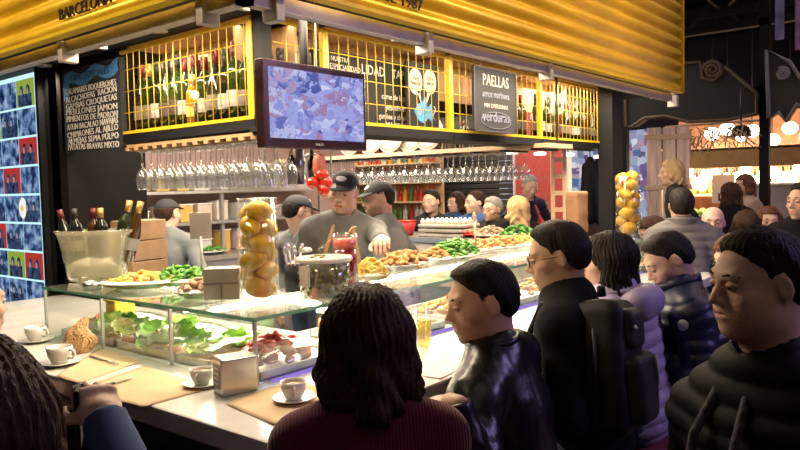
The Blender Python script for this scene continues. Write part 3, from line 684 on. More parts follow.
# ------------------------------------------------------------------ wire cages with wine bottles
def cage(name, label, M, L, posts=(0, 1), nb=None, board=True):
    t = thing(name, label, 'wire cage', M.to_translation(), group='yellow wire cages under the roof'); R = M.to_3x3().to_4x4(); H = .43
    b = lambda lo, hi: (lo, hi)
    MB().box((0, -.012, -.045), (L, .24, 0), R).obj('shelf_base', MATS['black_paint'], t)
    f = MB()
    f.box((0, -.014, 0), (L, .0, .016), R).box((0, -.014, H - .016), (L, 0, H), R)
    if posts[0]: f.box((0, -.016, 0), (.035, .01, H), R)
    if posts[1]: f.box((L - .035, -.016, 0), (L, .01, H), R)
    f.obj('yellow_frame', MATS['yellow_paint'], t)
    g = MB(); n = nb or int(L / .058)
    for i in range(1, n): g.cyl(R @ Vector((L * i / n, -.008, .01)), R @ Vector((L * i / n, -.008, H - .01)), .0024, n=5)
    for z in (.11, .22, .33): g.cyl(R @ Vector((.01, -.005, z)), R @ Vector((L - .01, -.005, z)), .0024, n=5)
    g.obj('wire_grid', MATS['yellow_paint'], t)
    if board: 
        k = MB(); q = int(L / .085)
        for i in range(q): k.box((L * i / q + .002, .235, .22), (L * (i + 1) / q - .002, .25, H + .02), R)
        k.obj('plank_back', MATS['wood_plank'], t); MB().box((.02, .02, H + .012), (L - .02, .25, H + .024), R).obj('plank_top', MATS['wood_plank'], t)
    return t
ZC = 1.905
cage('wire_cage', 'yellow wire cage crammed with wine bottles left of the television', frame((.935, 2.2, ZC), (0, -1, 0), (1, 0, 0)) @ Matrix.Identity(4), 1.06) if False else None
ML = Matrix.Translation((.935, 2.205, ZC)) @ Matrix.Rotation(-PI / 2, 4, 'Z')
MLl = Matrix.Translation((.935, 2.205, ZC)) @ Matrix(((0, 1, 0, 0), (-1, 0, 0, 0), (0, 0, 1, 0), (0, 0, 0, 1)))
cage('wire_cage', 'yellow wire cage crammed with wine bottles left of the television', MLl, 1.06)
xs = [AY(px, 100, 1.1).x for px in (272, 329, 452, 541, 600)] + [4.75]
nm = ['short yellow wire cage half hidden behind the television', 'yellow wire cage in front of the chalk menu right of the television', 'yellow wire cage behind the hanging paella chalkboard', 'yellow wire cage with dark bottles right of the paella chalkboard', 'last narrow yellow wire cage at the right end of the kiosk']
for i in range(5): cage('wire_cage', nm[i], Matrix.Translation((xs[i], 1.1, ZC)), xs[i + 1] - xs[i] - .01, nb=[4, 15, 16, 16, 9][i], board=True)
cp = thing('corner_post', 'black square corner post between the cages behind the television', 'post', (.95, 1.115, 0)); MB().box((-.025, -.025, 1.86), (.035, .035, 2.36)).obj('post_shaft', MATS['black_paint'], cp); cp.location.z = 0
MB().box((-.04, -.04, 1.85), (.05, .05, 1.87)).obj('foot_plate', MATS['metal_dark'], cp)
def bottle(name, label, body, capc, lab, loc, group, h=.30, r=.037, kind='bordeaux', parent=None):
    t = thing(name, label, 'bottle', loc, group=group)
    s = h / .30
    pr = [(0, 0), (r, .002), (r, .19 * s), (r * .93, .205 * s), (.016, .235 * s), (.014, .25 * s), (.0145, h - .001), (0, h)] if kind == 'bordeaux' else [(0, 0), (r * 1.08, .002), (r * 1.08, .14 * s), (r * .8, .19 * s), (.016, .24 * s), (.014, .26 * s), (.015, h - .001), (0, h)]
    MB().lathe(pr, n=14).obj('bottle_glass', body, t); MB().lathe([(.0155, .245 * s), (.0165, .246 * s), (.0165, h), (0, h + .001)], n=10).obj('foil_cap', capc, t)
    MB().olathe([(r * (1.02 if kind == 'bordeaux' else 1.1), .06 * s), (r * (1.02 if kind == 'bordeaux' else 1.1), .12 * s)], n=16).obj('label_paper', lab, t)
    return t
BG = [mat('bottle_black', (.012, .014, .010), .12, spec=.7), mat('bottle_green', (.018, .032, .010), .12, spec=.7), mat('bottle_brown', (.06, .025, .008), .12, spec=.7)]
CP = [mat('foil_red', (.12, .015, .02), .35, .3), mat('foil_black', (.02, .02, .02), .4), mat('foil_gold', (.55, .38, .12), .35, .6)]
LB = [mat('label_cream', (.16, .13, .09), .7), mat('label_white', (.34, .34, .32), .7), mat('label_dark', (.05, .03, .03), .7)]
BP = []
desc = {0: 'black', 1: 'green', 2: 'brown'}; dc = {0: 'red foil', 1: 'black foil', 2: 'gold foil'}
for i in range(3):
    for j in range(3):
        b = bottle('wine_bottle', 'x', BG[i], CP[j], LB[(i + j) % 3], (0, 0, -5), 'x', kind='bordeaux' if (i + 2 * j) % 3 else 'burgundy'); BP.append((b, i, j))
used_b = set()
def put_bottle(loc, where, group, k=None, sc=1.):
    k = random.randrange(9) if k is None else k; b, i, j = BP[k]; lab = f'{desc[i]} glass wine bottle with {dc[j]} neck, {where}'
    if k not in used_b: used_b.add(k); b.location = loc; b['label'] = lab; b['group'] = group; b.scale = (sc,) * 3; return b
    return copy_tree(b, loc=loc, label=lab, scale=sc, group=group)
for r in range(2):
    for i in range(13): 
        put_bottle((1.0 + r * .09, 1.20 + i * .078 + r * .03 + random.uniform(-.006, .006), ZC), 'standing in the left wire cage', 'wine bottles in the left cage', sc=random.uniform(1.08, 1.24))
ambr = bottle('wine_bottle', 'bottle coloured amber as a lamp reflection in the middle of the left wire cage', glassy('amber_reflection', (1, .5, .12), .15, mixc=(1, .45, .05), mixf=.5), CP[2], mat('label_orange', (.9, .45, .1), .6), (.968, 1.645, ZC), None, h=.25, r=.034)  # amber colour stands in for a lamp reflected on the bottle
lp_ = thing('added_bulb', 'small warm bulb added for glow behind the amber bottle in the left cage', 'lamp', (1.005, 1.655, ZC + .0)); MB().cyl((0, 0, 0), (0, 0, .12), .008).obj('lamp_stem', MATS['metal_dark'], lp_); MB().sph((0, 0, .15), .02, 12).obj('lamp_bulb', glow('added_bulb_glow', (1, .55, .15), 14), lp_)  # bulb added to make the amber bottle glow
lp_.location = (.955, 1.61, ZC)
for i in range(4): put_bottle((xs[0] + .05 + i * .085, 1.19, ZC), 'in the short cage behind the television', 'wine bottles behind the television', sc=1.1)
for i in range(14): put_bottle((xs[3] + .06 + i * .078, 1.17 + .02 * (i % 2), ZC), 'in the cage right of the paella chalkboard', 'wine bottles right of the paella board', k=[0, 3, 1, 4, 6, 7][i % 6], sc=random.uniform(.9, 1.15))
for i in range(5): put_bottle((xs[2] + .62 + i * .08, 1.18, ZC), 'standing beside the paella chalkboard', 'wine bottles beside the paella board', sc=1.0)
for i in range(3): put_bottle((xs[4] + .07 + i * .085, 1.18, ZC), 'in the last cage at the right end', 'wine bottles in the last cage', sc=1.05)

# chalk menu, speech bubbles and fish drawing inside the second cage, paella board in front of the third
chalk = mat('chalkboard', (.022, .024, .028), .85, bump=.1); chw = mat('chalk_white', (.72, .70, .66), .9); chb = mat('chalk_blue', (.10, .38, .70), .8)
def board(name, label, P, w, h, ax, up=(0, 0, 1), fr=None, th=.014):
    t = thing(name, label, 'chalkboard', P); M3 = frame((0, 0, 0), ax, up)
    MB().box((-w / 2, -h / 2, -th), (w / 2, h / 2, 0), M3).obj('board_panel', chalk, t)
    if fr: 
        f = MB(); e = .008
        for lo, hi in (((-w / 2, -h / 2, -.002), (w / 2, -h / 2 + e, .004)), ((-w / 2, h / 2 - e, -.002), (w / 2, h / 2, .004)), ((-w / 2, -h / 2, -.002), (-w / 2 + e, h / 2, .004)), ((w / 2 - e, -h / 2, -.002), (w / 2, h / 2, .004))): f.box(lo, hi, M3)
        f.obj('board_frame', fr, t)
    return t, M3
p0 = AY(335, 58, 1.28); p1 = AY(400, 122, 1.28); cx = AY(374, 92, 1.28)
t, M3 = board('menu_chalkboard', 'black chalk menu of white lettering inside the cage beside the television', (cx.x, 1.30, 2.10), .86, .40, (1, 0, 0))
for s, x, y, z in (('NUESTRA', -.24, .16, .035), ('ESPECIALIDAD', -.20, .12, .04), ('LIDAD', .02, .13, .075), ('TAPAS', .27, .13, .07), ('carne de la plancha', .24, .0, .045), ('pescado fresco', .24, -.06, .045), ('gambas y chipirones', .22, -.11, .045), ('MARISCADA', .24, -.16, .05)):
    text('chalk_lettering', s, z, chw, t, M3 @ Matrix.Translation((x, y, .002)), .001, sx=.9)
x0 = AY(425, 90, 1.22)
t, M3 = board('fish_chalkboard', 'black board with white speech bubbles and a blue fish drawing in the cage', (x0.x, 1.235, 2.115), .30, .38, (1, 0, 0))
b = MB(); b.prism([(-.07 + .062 * math.cos(a), .08 + .075 * math.sin(a)) for a in [k * PI / 12 for k in range(24)]], .003, M3).prism([(.068 + .06 * math.cos(a), .09 + .072 * math.sin(a)) for a in [k * PI / 12 for k in range(24)]], .003, M3)
b.prism([(-.06, .03), (-.03, .03), (-.02, -.04)], .003, M3).prism([(.04, .03), (.07, .03), (.03, -.04)], .003, M3); b.obj('speech_bubble', chw, t)
f = MB(); f.prism([(-.09, -.09), (-.05, -.045), (0, -.03), (.045, -.06), (.08, -.03), (.085, -.15), (.045, -.12), (0, -.155), (-.05, -.14)], .004, M3); f.prism([(-.01, -.03), (.02, .0), (.035, -.045)], .004, M3); f.obj('fish_drawing', chb, t)
MB().tube([M3 @ Vector((.02 * math.cos(a) - .045, -.085 + .02 * math.sin(a), .005)) for a in [k * PI / 6 for k in range(12)]], .002, 4, True).tube([M3 @ Vector((.10 + .012 * math.sin(k), -.05 - .012 * k, .004)) for k in range(8)], .002, 4).obj('chalk_line', chw, t)
for s, x, y in (('Hoy', -.07, .10), ('fresco', -.07, .07), ('Que', .068, .11), ('rico!', .068, .08)): text('chalk_lettering', s, .035, chalk, t, M3 @ Matrix.Translation((x, y, .004)), .0008)
pa = AY(496, 101, 1.03)
t, M3 = board('paella_chalkboard', 'dark hanging chalkboard reading PAELLAS in front of the third cage', (pa.x, 1.03, pa.z), AY(518, 100, 1.03).x - AY(476, 100, 1.03).x, .385, (1, 0, 0), fr=mat('frame_purple', (.06, .04, .06), .6))
text('chalk_lettering', 'PAELLAS', .095, mat('chalk_pink', (.62, .42, .40), .9), t, M3 @ Matrix.Translation((0, .115, .002)), .001, sx=.85)
text('chalk_lettering', 'arroz marinera', .06, mat('chalk_dim', (.22, .24, .33), .9), t, M3 @ Matrix.Translation((0, .035, .002)), .001, sx=.85)
text('chalk_lettering', 'MIN 2 PERSONAS', .036, MATS['chalk_pink'], t, M3 @ Matrix.Translation((0, -.035, .002)), .001); text('chalk_lettering', 'verduras', .09, MATS['chalk_dim'], t, M3 @ Matrix.Translation((0, -.10, .002)), .001)
MB().tube([M3 @ Vector((.17 * math.cos(a), -.12 + .05 * math.sin(a), .003)) for a in [k * PI / 16 for k in range(32)]], .0018, 4, True).obj('chalk_line', MATS['chalk_dim'], t)
for s in (-1, 1): MB().cyl((s * .16, 0, .19), (s * .16, .02, .345), .003, n=5).obj('hanging_wire', MATS['metal_grey'], t)

# tapas board on the wall left of the bottles
tb0 = AX(62, 75, .93); tb1 = AX(121, 62, .93); w = tb0.y - tb1.y; cy = (tb0.y + tb1.y) / 2
t, M3 = board('tapas_chalkboard', 'black chalkboard of hand lettered tapas under a blue ribbon banner', (.925, cy, 2.075), w - .02, .47, (0, -1, 0), th=.03)
rb = MB(); n = 14
pts = [(-w * .44 + w * .86 * i / n, .17 + .016 * math.sin(i * .9) + .012 * i / n * 1.5) for i in range(n + 1)]
rb.prism([(x, y - .032) for x, y in pts] + [(x, y + .032) for x, y in reversed(pts)], .003, M3)
rb.prism([(-w * .47, .06), (-w * .36, .09), (-w * .36, .16), (-w * .47, .135), (-w * .44, .1)], .0025, M3).prism([(w * .38, .14), (w * .47, .17), (w * .45, .2), (w * .48, .235), (w * .38, .22)], .0025, M3)
rb.obj('ribbon_banner', mat('banner_blue', (.06, .26, .62), .8), t)
text('chalk_lettering', 'TAPAS ESPECIALES', .052, mat('banner_ink', (.02, .05, .12), .8), t, M3 @ Matrix.Translation((0, .178, .004)), .001, sx=1.0)
rows = ['CALAMARES BOQUERONES', 'ALCACHOFAS  RACION', 'GAMBAS CROQUETAS', 'MEJILLONES JAMON', 'PIMIENTOS DE PADRON', 'ATUN BACALAO NAVAJAS', 'CHIPIRONES AL AJILLO', 'ALMEJAS SEPIA PULPO', 'PATATAS BRAVAS MIXTO']
for i, s in enumerate(rows):
    tt = text('chalk_lettering', s, .052, chw, t, Matrix.Identity(4), .0015); xx = [v.co.x for v in tt.data.vertices]
    tt.data.transform(M3 @ Matrix.Translation((0, .108 - i * .040, .002)) @ Matrix.Rotation(.025 * math.sin(i * 1.3), 4, 'Z') @ Matrix.Diagonal((w * .86 / (max(xx) - min(xx)), .92, 1, 1)) @ Matrix.Translation((-(max(xx) + min(xx)) / 2, 0, 0)))

# illuminated photo wall far left
PX = .92
a = AX(36, 73, PX); zt = 2.345
t = thing('photo_light_box', 'tall backlit panel of blue toned customer photographs at far left', 'light box', (PX, a.y, 0))
MB().box((0, 0, .3), (.12, 1.5, zt)).obj('lit_panel', glow('panel_glow', (.55, .88, 1.0), 1.15), t)
MB().box((-.012, -.03, .28), (.13, -.0, zt + .02)).obj('panel_edge', MATS['black_paint'], t); MB().box((-.01, 0, .26), (.13, 1.52, .3)).obj('panel_foot', MATS['black_paint'], t); MB().box((0.0, .01, 0), (.12, 1.5, .26)).obj('panel_base', MATS['black_paint'], t)
ph = glow('photo_blue', (.2, .35, .7), .55, scale=22, colors=[(.01, .02, .08), (.05, .11, .30), (.30, .48, .85), (.7, .85, 1)], vor=False, stretch=(1, 1, 1))
bgs = {'r': glow('photo_red', (.75, .06, .05), .6), 'g': glow('photo_green', (.45, .62, .08), .6), 'b': ph}
pk = glow('photo_figure', (.03, .05, .12), .5, scale=40, colors=[(.01, .01, .03), (.06, .10, .22), (.12, .18, .32)]); pf = glow('photo_face', (.55, .45, .5), .55)
colw = .235; rowh = .165; cols = 5; pat = {(0, 0): 'g', (1, 3): 'r', (0, 6): 'r', (1, 6): 'g', (0, 2): 'r', (3, 2): 'r', (2, 1): 'g', (0, 3): 'b', (2, 5): 'r'}
for c in range(cols):
    for r in range(12):
        y0 = .035 + c * (colw + .018); z1 = zt - .03 - r * (rowh + .014); k = pat.get((c, r), 'b')
        if z1 - rowh < .32: continue
        q = MB().box((-.006, y0, z1 - rowh), (0, y0 + colw, z1)).obj('photo', bgs[k], t)
        if k != 'b' or (c + r) % 2 == 0:
            for s in (.3, .68):
                yy = y0 + colw * s; MB().box((-.010, yy - .045, z1 - rowh), (-.006, yy + .045, z1 - rowh + .075), bev=.0015).sph((-.007, yy, z1 - .068), (.004, .026, .034), 12).obj('photo_figure', pk, q)
                MB().sph((-.0095, yy, z1 - .076), (.003, .016, .022), 10).obj('photo_face', pf, q)
sy = .03 + colw * .95; sz = zt - 5.0 * rowh
MB().lathe([(0, .006), (.045, .006), (.052, 0), (0, 0)], n=24, M=Matrix.Translation((-.008, sy, sz)) @ Matrix.Rotation(-PI / 2, 4, 'Y') @ Matrix.Diagonal((1.3, 1, 1, 1))).obj('egg_white', glow('egg_w', (1, 1, .95), .9), t)
MB().lathe([(0, .003), (.018, .002), (.02, 0), (0, 0)], n=20, M=Matrix.Translation((-.015, sy, sz)) @ Matrix.Rotation(-PI / 2, 4, 'Y')).obj('egg_yolk', glow('egg_y', (1, .6, .05), .9), t)

# dark wall between the light box and the bar interior, and brown cartons against it
struct(MB().box((.94, 2.86, 0), (1.06, 3.1, 2.36)).obj('wall_1', MATS['wall_dark'])); struct(MB().box((.94, 2.95, 0), (1.50, 3.05, 2.36)).obj('wall_2', MATS['wall_dark']))
struct(MB().box((.94, 2.22, 1.86), (1.0, 2.9, 2.36)).obj('wall_3', MATS['wall_dark']))
for i in range(3):
    t = thing('carton', ['bottom', 'middle', 'topmost'][i] + ' brown cardboard carton stacked by the dark wall', 'carton', (1.34, 2.80, 1.06 + i * .125), rz=.1, group='brown cartons by the dark wall')
    MB().box((-.13, -.1, 0), (.13, .1, .12), bev=.004).obj('carton_box', MATS['card_brown'], t); MB().box((-.131, -.02, .0), (.131, .02, .1215)).obj('packing_tape', MATS['kraft'], t)
cs = thing('side_cabinet', 'dark cabinet standing under the brown cartons', 'cabinet', (1.33, 2.72, 0)); MB().box((-.16, -.15, 0), (.16, .18, 1.04)).obj('cabinet_body', MATS['wall_dark'], cs); MB().box((-.17, -.17, 1.04), (.17, .19, 1.06)).obj('cabinet_top', MATS['metal_dark'], cs)

# ------------------------------------------------------------------ television
a = AY(263, 100, .75); b = AY(366, 100, .75); zt_ = (AY(263, 58, .75).z + AY(366, 73, .75).z) / 2; zb = (AY(263, 148, .75).z + AY(364, 150, .75).z) / 2
tv = thing('television', 'flat television showing food trays hung at the kiosk corner', 'television', ((a.x + b.x) / 2, .75, (zt_ + zb) / 2)); w = (b.x - a.x) / 2; h = (zt_ - zb) / 2
MB().box((-w, 0, -h), (w, .045, h), bev=.006).obj('bezel', mat('tv_black', (.035, .015, .02), .25), tv)
MB().box((-w + .028, -.004, -h + .036), (w - .022, .0, h - .028)).obj('screen', glow('tv_screen', (.4, .45, .9), .85, scale=20, vor=True, colors=[(.10, .12, .42), (.24, .28, .70), (.42, .46, .9), (.30, .30, .75), (.62, .66, 1.0), (.40, .22, .42), (.35, .42, .85), (.75, .78, 1.0)], stretch=(1.2, 1, 1.7)), tv)
text('brand_lettering', 'PHILIPS', .014, mat('tv_letter', (.5, .5, .5), .5), tv, frame((0, -.001, -h + .017), (1, 0, 0), (0, 0, 1)), .0006)
MB().box((-.07, .045, -.07), (.07, .06, .07)).obj('mount_plate', MATS['metal_dark'], tv); MB().cyl((0, .075, 0), (0, .075, 2.36 - tv.location.z), .018).box((-.02, .055, -.03), (.02, .08, .03)).obj('mount_pole', MATS['black_paint'], tv)

# ------------------------------------------------------------------ stemware
def glass_proto(name, label, h=.20, r=.036, wine=None):
    t = thing(name, label, 'glass', (0, 0, -5))
    MB().olathe([(0, 0), (.032, .001), (.030, .004), (.004, .008), (.0035, h * .42), (.008, h * .44), (r * .75, h * .55), (r, h * .72), (r * .9, h * .88), (r * .78, h)], n=14).obj('glass_bowl', MATS['glass_stem'], t)
    MB().tube([(r * .78 * math.cos(a), r * .78 * math.sin(a), h) for a in [k * PI / 8 for k in range(16)]], .0012, 4, True).obj('rim', MATS['glass_clear'], t)
    return t
gp0 = glass_proto('wine_glass', 'x'); first = [True]
def hang(x, y, z, where, group):
    l = 'clear stemmed wine glass hanging upside down ' + where
    if first[0]: first[0] = False; gp0.location = (x, y, z); gp0.rotation_euler = (PI, 0, 0); gp0['label'] = l; gp0['group'] = group; return
    copy_tree(gp0, loc=(x, y, z), rot=(PI, 0, random.uniform(0, 3)), label=l, group=group)
rk = thing('glass_rack', 'slatted wooden stemware rack under the left wire cage', 'glass rack', (.93, 1.15, 1.82))
for i in range(13): MB().box((0, i * .085, 0), (.30, i * .085 + .035, .015)).obj('rack_slat', MATS['wood_plank'], rk)
MB().box((0, 0, .015), (.02, 1.06, .03)).box((.28, 0, .015), (.30, 1.06, .03)).box((0, .0, .015), (.02, .02, .085)).box((0, 1.04, .015), (.02, 1.06, .085)).obj('rack_rail', MATS['wood_plank'], rk)
for i in range(12):
    for j in range(3): hang(.975 + j * .09, 1.21 + i * .085 - .022, 1.815, 'under the left wire cage', 'glasses hanging under the left cage')
# shelf under the television
s0 = AY(250, 188, 1.35); s1 = AY(322, 188, 1.35)
sh = thing('hanging_shelf', 'dark shelf hung under the television holding jars and bottles', 'shelf', (s0.x, 1.25, 1.60)); SL = s1.x - s0.x
MB().box((0, 0, 0), (SL, .26, .022)).obj('shelf_board', MATS['metal_grey'], sh)
for x in (.01, SL - .01): MB().cyl((x, .02, .022), (x, .02, .76), .006, n=6).obj('hanger_rod', MATS['steel_soft'], sh)
def jar(name, label, cat, loc, prof, m, lid=None, group=None, lidprof=None, lm=None):
    t = thing(name, label, cat, loc, group=group); MB().lathe(prof, n=18).obj('jar_body' if lidprof else 'vessel_body', m, t)
    if lidprof: MB().lathe(lidprof, n=18).obj('lid', lm, t)
    return t
SZ = 1.622
for i, x in enumerate((.02, .10)):
    jar('decanter', ['left', 'right'][i] + ' clear glass decanter on the shelf under the television', 'decanter', (s0.x + .05 + x * .9, 1.33, SZ), [(0, 0), (.036, .002), (.038, .09), (.014, .14), (.012, .17), (.017, .185)], MATS['glass_clear'], group='decanters on the hanging shelf', lidprof=[(.016, .185), (.018, .2), (0, .21)], lm=MATS['glass_clear'])
for i in range(3): put_bottle((s0.x + .27 + i * .07, 1.36 + .03 * (i % 2), SZ), 'on the shelf under the television', 'bottles on the hanging shelf', sc=.6)
c = jar('steel_canister', 'tall brushed steel canister on the hanging shelf left of the chef', 'canister', (AY(298, 180, 1.38).x, 1.38, SZ), [(0, 0), (.032, .002), (.032, .19), (0, .192)], MATS['steel'], lidprof=[(.034, .19), (.034, .205), (0, .21)], lm=MATS['steel'])
c = jar('white_dispenser', 'white paper cup dispenser on the hanging shelf beside the steel canister', 'dispenser', (AY(312, 180, 1.42).x, 1.42, SZ), [(0, 0), (.03, .002), (.034, .14), (.02, .16), (0, .16)], MATS['porcelain'], lidprof=[(.035, .14), (.035, .15), (0, .165)], lm=MATS['porcelain'])
# bunch of tomatoes
hk = AY(320, 160, 1.2)
tc = AD(320, 184, 2.9)
hm_ = thing('cured_sausage', 'pink cured sausage hanging above the bunch of tomatoes', 'sausage', (tc.x, tc.y, 1.60)); MB().lathe([(0, 0), (.022, .006), (.028, .03), (.026, .07), (.018, .09), (0, .095)], n=16, M=Matrix.Translation((0, 0, .045))).obj('sausage_meat', mat('ham_pink', (.55, .16, .13), .4, var=.3, scale=40), hm_)
MB().cyl((0, 0, .135), (0, 0, .77), .0025, n=5).obj('string', MATS['cork'], hm_)
tm = None
for i, (dx, dy, px, py) in enumerate(((0, 0, 322, 175), (0, 0, 313, 183), (0, 0, 326, 183), (0, 0, 320, 178), (0, 0, 324, 190))):
    q = AD(px, py, 2.86 + .03 * (i == 3)); wh = ['highest', 'leftmost', 'right hand', 'rearmost', 'lowest'][i]
    if tm is None:
        tm = thing('tomato', 'x', 'tomato', q); MB().sph((0, 0, 0), (.027, .027, .024), 16).obj('tomato_flesh', mat('tomato_red', (.62, .03, .015), .2, coat=.4), tm); MB().add([(0, 0, .022)] + [(.014 * (1 if k % 2 else .35) * math.cos(k * PI / 5), .014 * (1 if k % 2 else .35) * math.sin(k * PI / 5), .0245) for k in range(10)] + [(0, 0, .027)], [(11, 1 + k, 1 + (k + 1) % 10) for k in range(10)]).cyl((0, 0, .02), (0, 0, .035), .0025, n=5).obj('calyx', mat('leaf_green', (.06, .20, .03), .6), tm); o = tm
    else: o = copy_tree(tm, loc=q, rot=(.3 * i, .2, i))
    o['label'] = f'{wh} red tomato of the bunch hanging beside the chef'; o['group'] = 'tomatoes hanging by the chef'
# ------------------------------------------------------------------ things on the glass shelf top
def heap(proto, label, group, c, rx, ry, n, h, tilt=.5, sc=(.85, 1.15), seed=1, rz=0.):
    rnd = random.Random(seed); out = []
    for i in range(n):
        r = math.sqrt((i + .5) / n); a = i * 2.399 + rnd.uniform(-.3, .3)
        x = rx * r * math.cos(a); y = ry * r * math.sin(a); X = x * math.cos(rz) - y * math.sin(rz); Y = x * math.sin(rz) + y * math.cos(rz)
        z = c[2] + h * (1 - r * r) * (.75 + .25 * rnd.random())
        loc = (c[0] + X, c[1] + Y, z); rot = (rnd.uniform(-tilt, tilt), rnd.uniform(-tilt, tilt), rnd.uniform(0, 6.28)); s = rnd.uniform(*sc)
        if not proto.get('used'): o = proto; o['used'] = 1; o.location = loc; o.rotation_euler = rot; o.scale = (s,) * 3
        else: o = copy_tree(proto, loc=loc, rot=rot, scale=s)
        o['label'] = label; o['group'] = group; out.append(o)
    return out
def single(name, cat, mb, m): o = mb.obj(name, m); tag(o, 'x', cat); return o
def dish(label, c, rx, ry, rz=0., m='porcelain', name='serving_platter', cat='platter', hgt=.022):
    t = thing(name, label, cat, (c[0], c[1], c[2]), rz); MB().lathe([(0, 0), (.62, 0), (.8, .15 * hgt * 10), (1, hgt), (1.0, hgt + .004), (.78, .010), (0, .006)], n=36, sx=rx, sy=ry).obj('dish', MATS[m], t)
    MB().tube([(rx * math.cos(a), ry * math.sin(a), hgt + .002) for a in [k * PI / 18 for k in range(36)]], .003, 5, True).obj('rim', MATS[m], t); return t
def pepper():
    o = MB().tube([(0, -.03, 0), (0, -.022, .001), (.002, -.008, .003), (.003, .01, .003), (.001, .024, .001), (-.001, .034, -.001)], [.003, .010, .012, .011, .007, .001], 8)
    t = thing('padron_pepper', 'x', 'pepper', (0, 0, -5)); o.obj('pepper_flesh', mat('pepper_green', (.07, .26, .02), .3, var=.35, scale=20, coat=.2), t); MB().tube([(0, -.03, 0), (.002, -.042, .004)], [.0025, .002], 5).obj('stem', mat('stem_green', (.2, .32, .08), .6), t); return t
pep = pepper()
fry = single('potato_wedge', 'potato', MB().box((-.022, -.009, -.008), (.022, .009, .008), bev=.005), mat('fried_gold', (.80, .50, .12), .5, var=.25, scale=60))
chp = single('potato_crisp', 'crisp', MB().lathe([(0, .004), (.012, .001), (.022, .004), (.024, .0055), (.021, .003), (.012, -.001), (0, .002)], n=10), mat('crisp_yellow', (.85, .62, .18), .45, var=.2, scale=50))
mus = thing('mushroom', 'x', 'mushroom', (0, 0, -5)); MB().lathe([(0, .012), (.012, .010), (.017, .002), (.015, -.002), (0, -.001)], n=12).obj('mushroom_cap', mat('mushroom_tan', (.52, .34, .22), .6, var=.3, scale=40), mus); MB().cyl((0, 0, -.016), (0, 0, 0), .005, .006, 8).obj('mushroom_stem', mat('mushroom_pale', (.72, .6, .48), .6), mus)
fsh = single('fried_fish', 'fried fish', MB().tube([(0, -.055, 0), (.0, -.04, .004), (.004, 0, .008), (0, .035, .004), (0, .05, .0), (.004, .062, .0)], [.004, .012, .017, .010, .004, .012], 8), mat('fried_brown', (.56, .29, .10), .6, var=.3, scale=50, bump=.4, bscale=120))
crq = single('croquette', 'croquette', MB().sph((0, 0, 0), (.028, .015, .014), 12, amp=.05), MATS['fried_brown'])
prw = single('prawn', 'prawn', MB().tube([(.02 * math.cos(a), .02 * math.sin(a), 0) for a in [k * .5 for k in range(8)]], [.003, .007, .009, .009, .008, .006, .004, .006], 7), mat('prawn_orange', (.80, .34, .14), .4, var=.25, scale=60))
meat = single('meat_piece', 'meat', MB().sph((0, 0, 0), (.03, .02, .016), 12, amp=.12, seed=4), mat('meat_red', (.60, .03, .03), .4, var=.4, scale=30))
leafm = mat('lettuce_green', (.30, .58, .10), .5, var=.35, scale=14)
def leaf_mb(seed=0, s=.05):
    rnd = random.Random(seed); vs = []; fs = []; n = 9
    for i in range(n):
        for j in range(n):
            u = i / (n - 1) * 2 - 1; v = j / (n - 1) * 2 - 1; w = (1 - .55 * v * v); e = max(abs(u), abs(v))
            vs.append(Vector((u * w * s, v * s * 1.2, s * (.25 * u * u + .16 * math.sin(u * 9 + seed) * e * e + .16 * math.sin(v * 11 + seed * 2) * e * e))))
    for i in range(n - 1):
        for j in range(n - 1): fs.append((i * n + j, (i + 1) * n + j, (i + 1) * n + j + 1, i * n + j + 1))
    return MB().add(vs, fs)
lef = single('lettuce_leaf', 'lettuce leaf', leaf_mb(3), leafm)

# champagne bowl
c = G(97, 281, T)
bw = thing('ice_bowl', 'large oval translucent ice bowl of chilled bottles on the left glass top', 'ice bucket', (c.x + .02, c.y + .03, T), rz=math.radians(-51))
MB().olathe([(0, .006), (.72, .006), (.76, .02), (.84, .12), (.98, .205), (1.05, .225), (1.03, .228), (.95, .205), (.80, .12), (.72, .022), (0, .018)], n=40, sx=.175, sy=.10).obj('bowl_wall', MATS['plastic_frost'], bw)
MB().lathe([(.5, 0), (.7, 0), (.7, .006), (.5, .006)], n=32, sx=.175, sy=.10).obj('bowl_foot', MATS['plastic_frost'], bw)
MB().sph((0, 0, .065), (.115, .060, .045), 16, amp=.06).obj('ice', mat('ice_white', (.85, .86, .84), .2, var=.1, scale=60, bump=.8, bscale=60), bw)
pt_ = point('bowl_fill', (c.x + .02, c.y + .03, T + .19), 1.2, (1, .85, .5), .03)  # unseen point light added so the ice bowl glows from inside
M_ = Matrix.Translation(bw.location) @ Matrix.Rotation(math.radians(-51), 4, 'Z')
for i, (x, y, tx, k, d) in enumerate(((-.115, 0, -.18, 0, ''), (-.09, .02, -.05, 1, ''), (-.01, .01, .0, 5, ''), (.028, -.005, .0, 2, ''), (.10, .0, .22, 5, ''), (.125, .01, .30, 8, ''))):
    p = M_ @ Vector((x, y, .085)); b = put_bottle(p, 'chilling in the ice bowl', 'bottles in the ice bowl', k=[0, 1, 6, 2, 5, 8][i], sc=.8 if i < 4 else .92); b.rotation_euler = (0, tx, math.radians(-51)); b['label'] = ['red capped dark bottle at the left end of the ice bowl', 'second dark bottle leaning left in the ice bowl', 'silver necked bottle in the middle of the ice bowl', 'dark bottle with gold neck in the middle of the ice bowl', 'gold foiled bottle leaning right in the ice bowl', 'pale capped bottle at the right end of the ice bowl'][i]
tin = thing('candle_tin', 'small steel tin beside the ice bowl on the glass top', 'tin', G(93, 289, T)); MB().olathe([(0, 0), (.038, 0), (.040, .03), (.037, .03), (.035, .003), (0, .003)], n=24).obj('tin_wall', MATS['steel'], tin); MB().lathe([(0, .004), (.035, .004), (.035, .02), (0, .021)], n=24).obj('tin_filling', mat('terracotta', (.5, .22, .12), .7), tin)
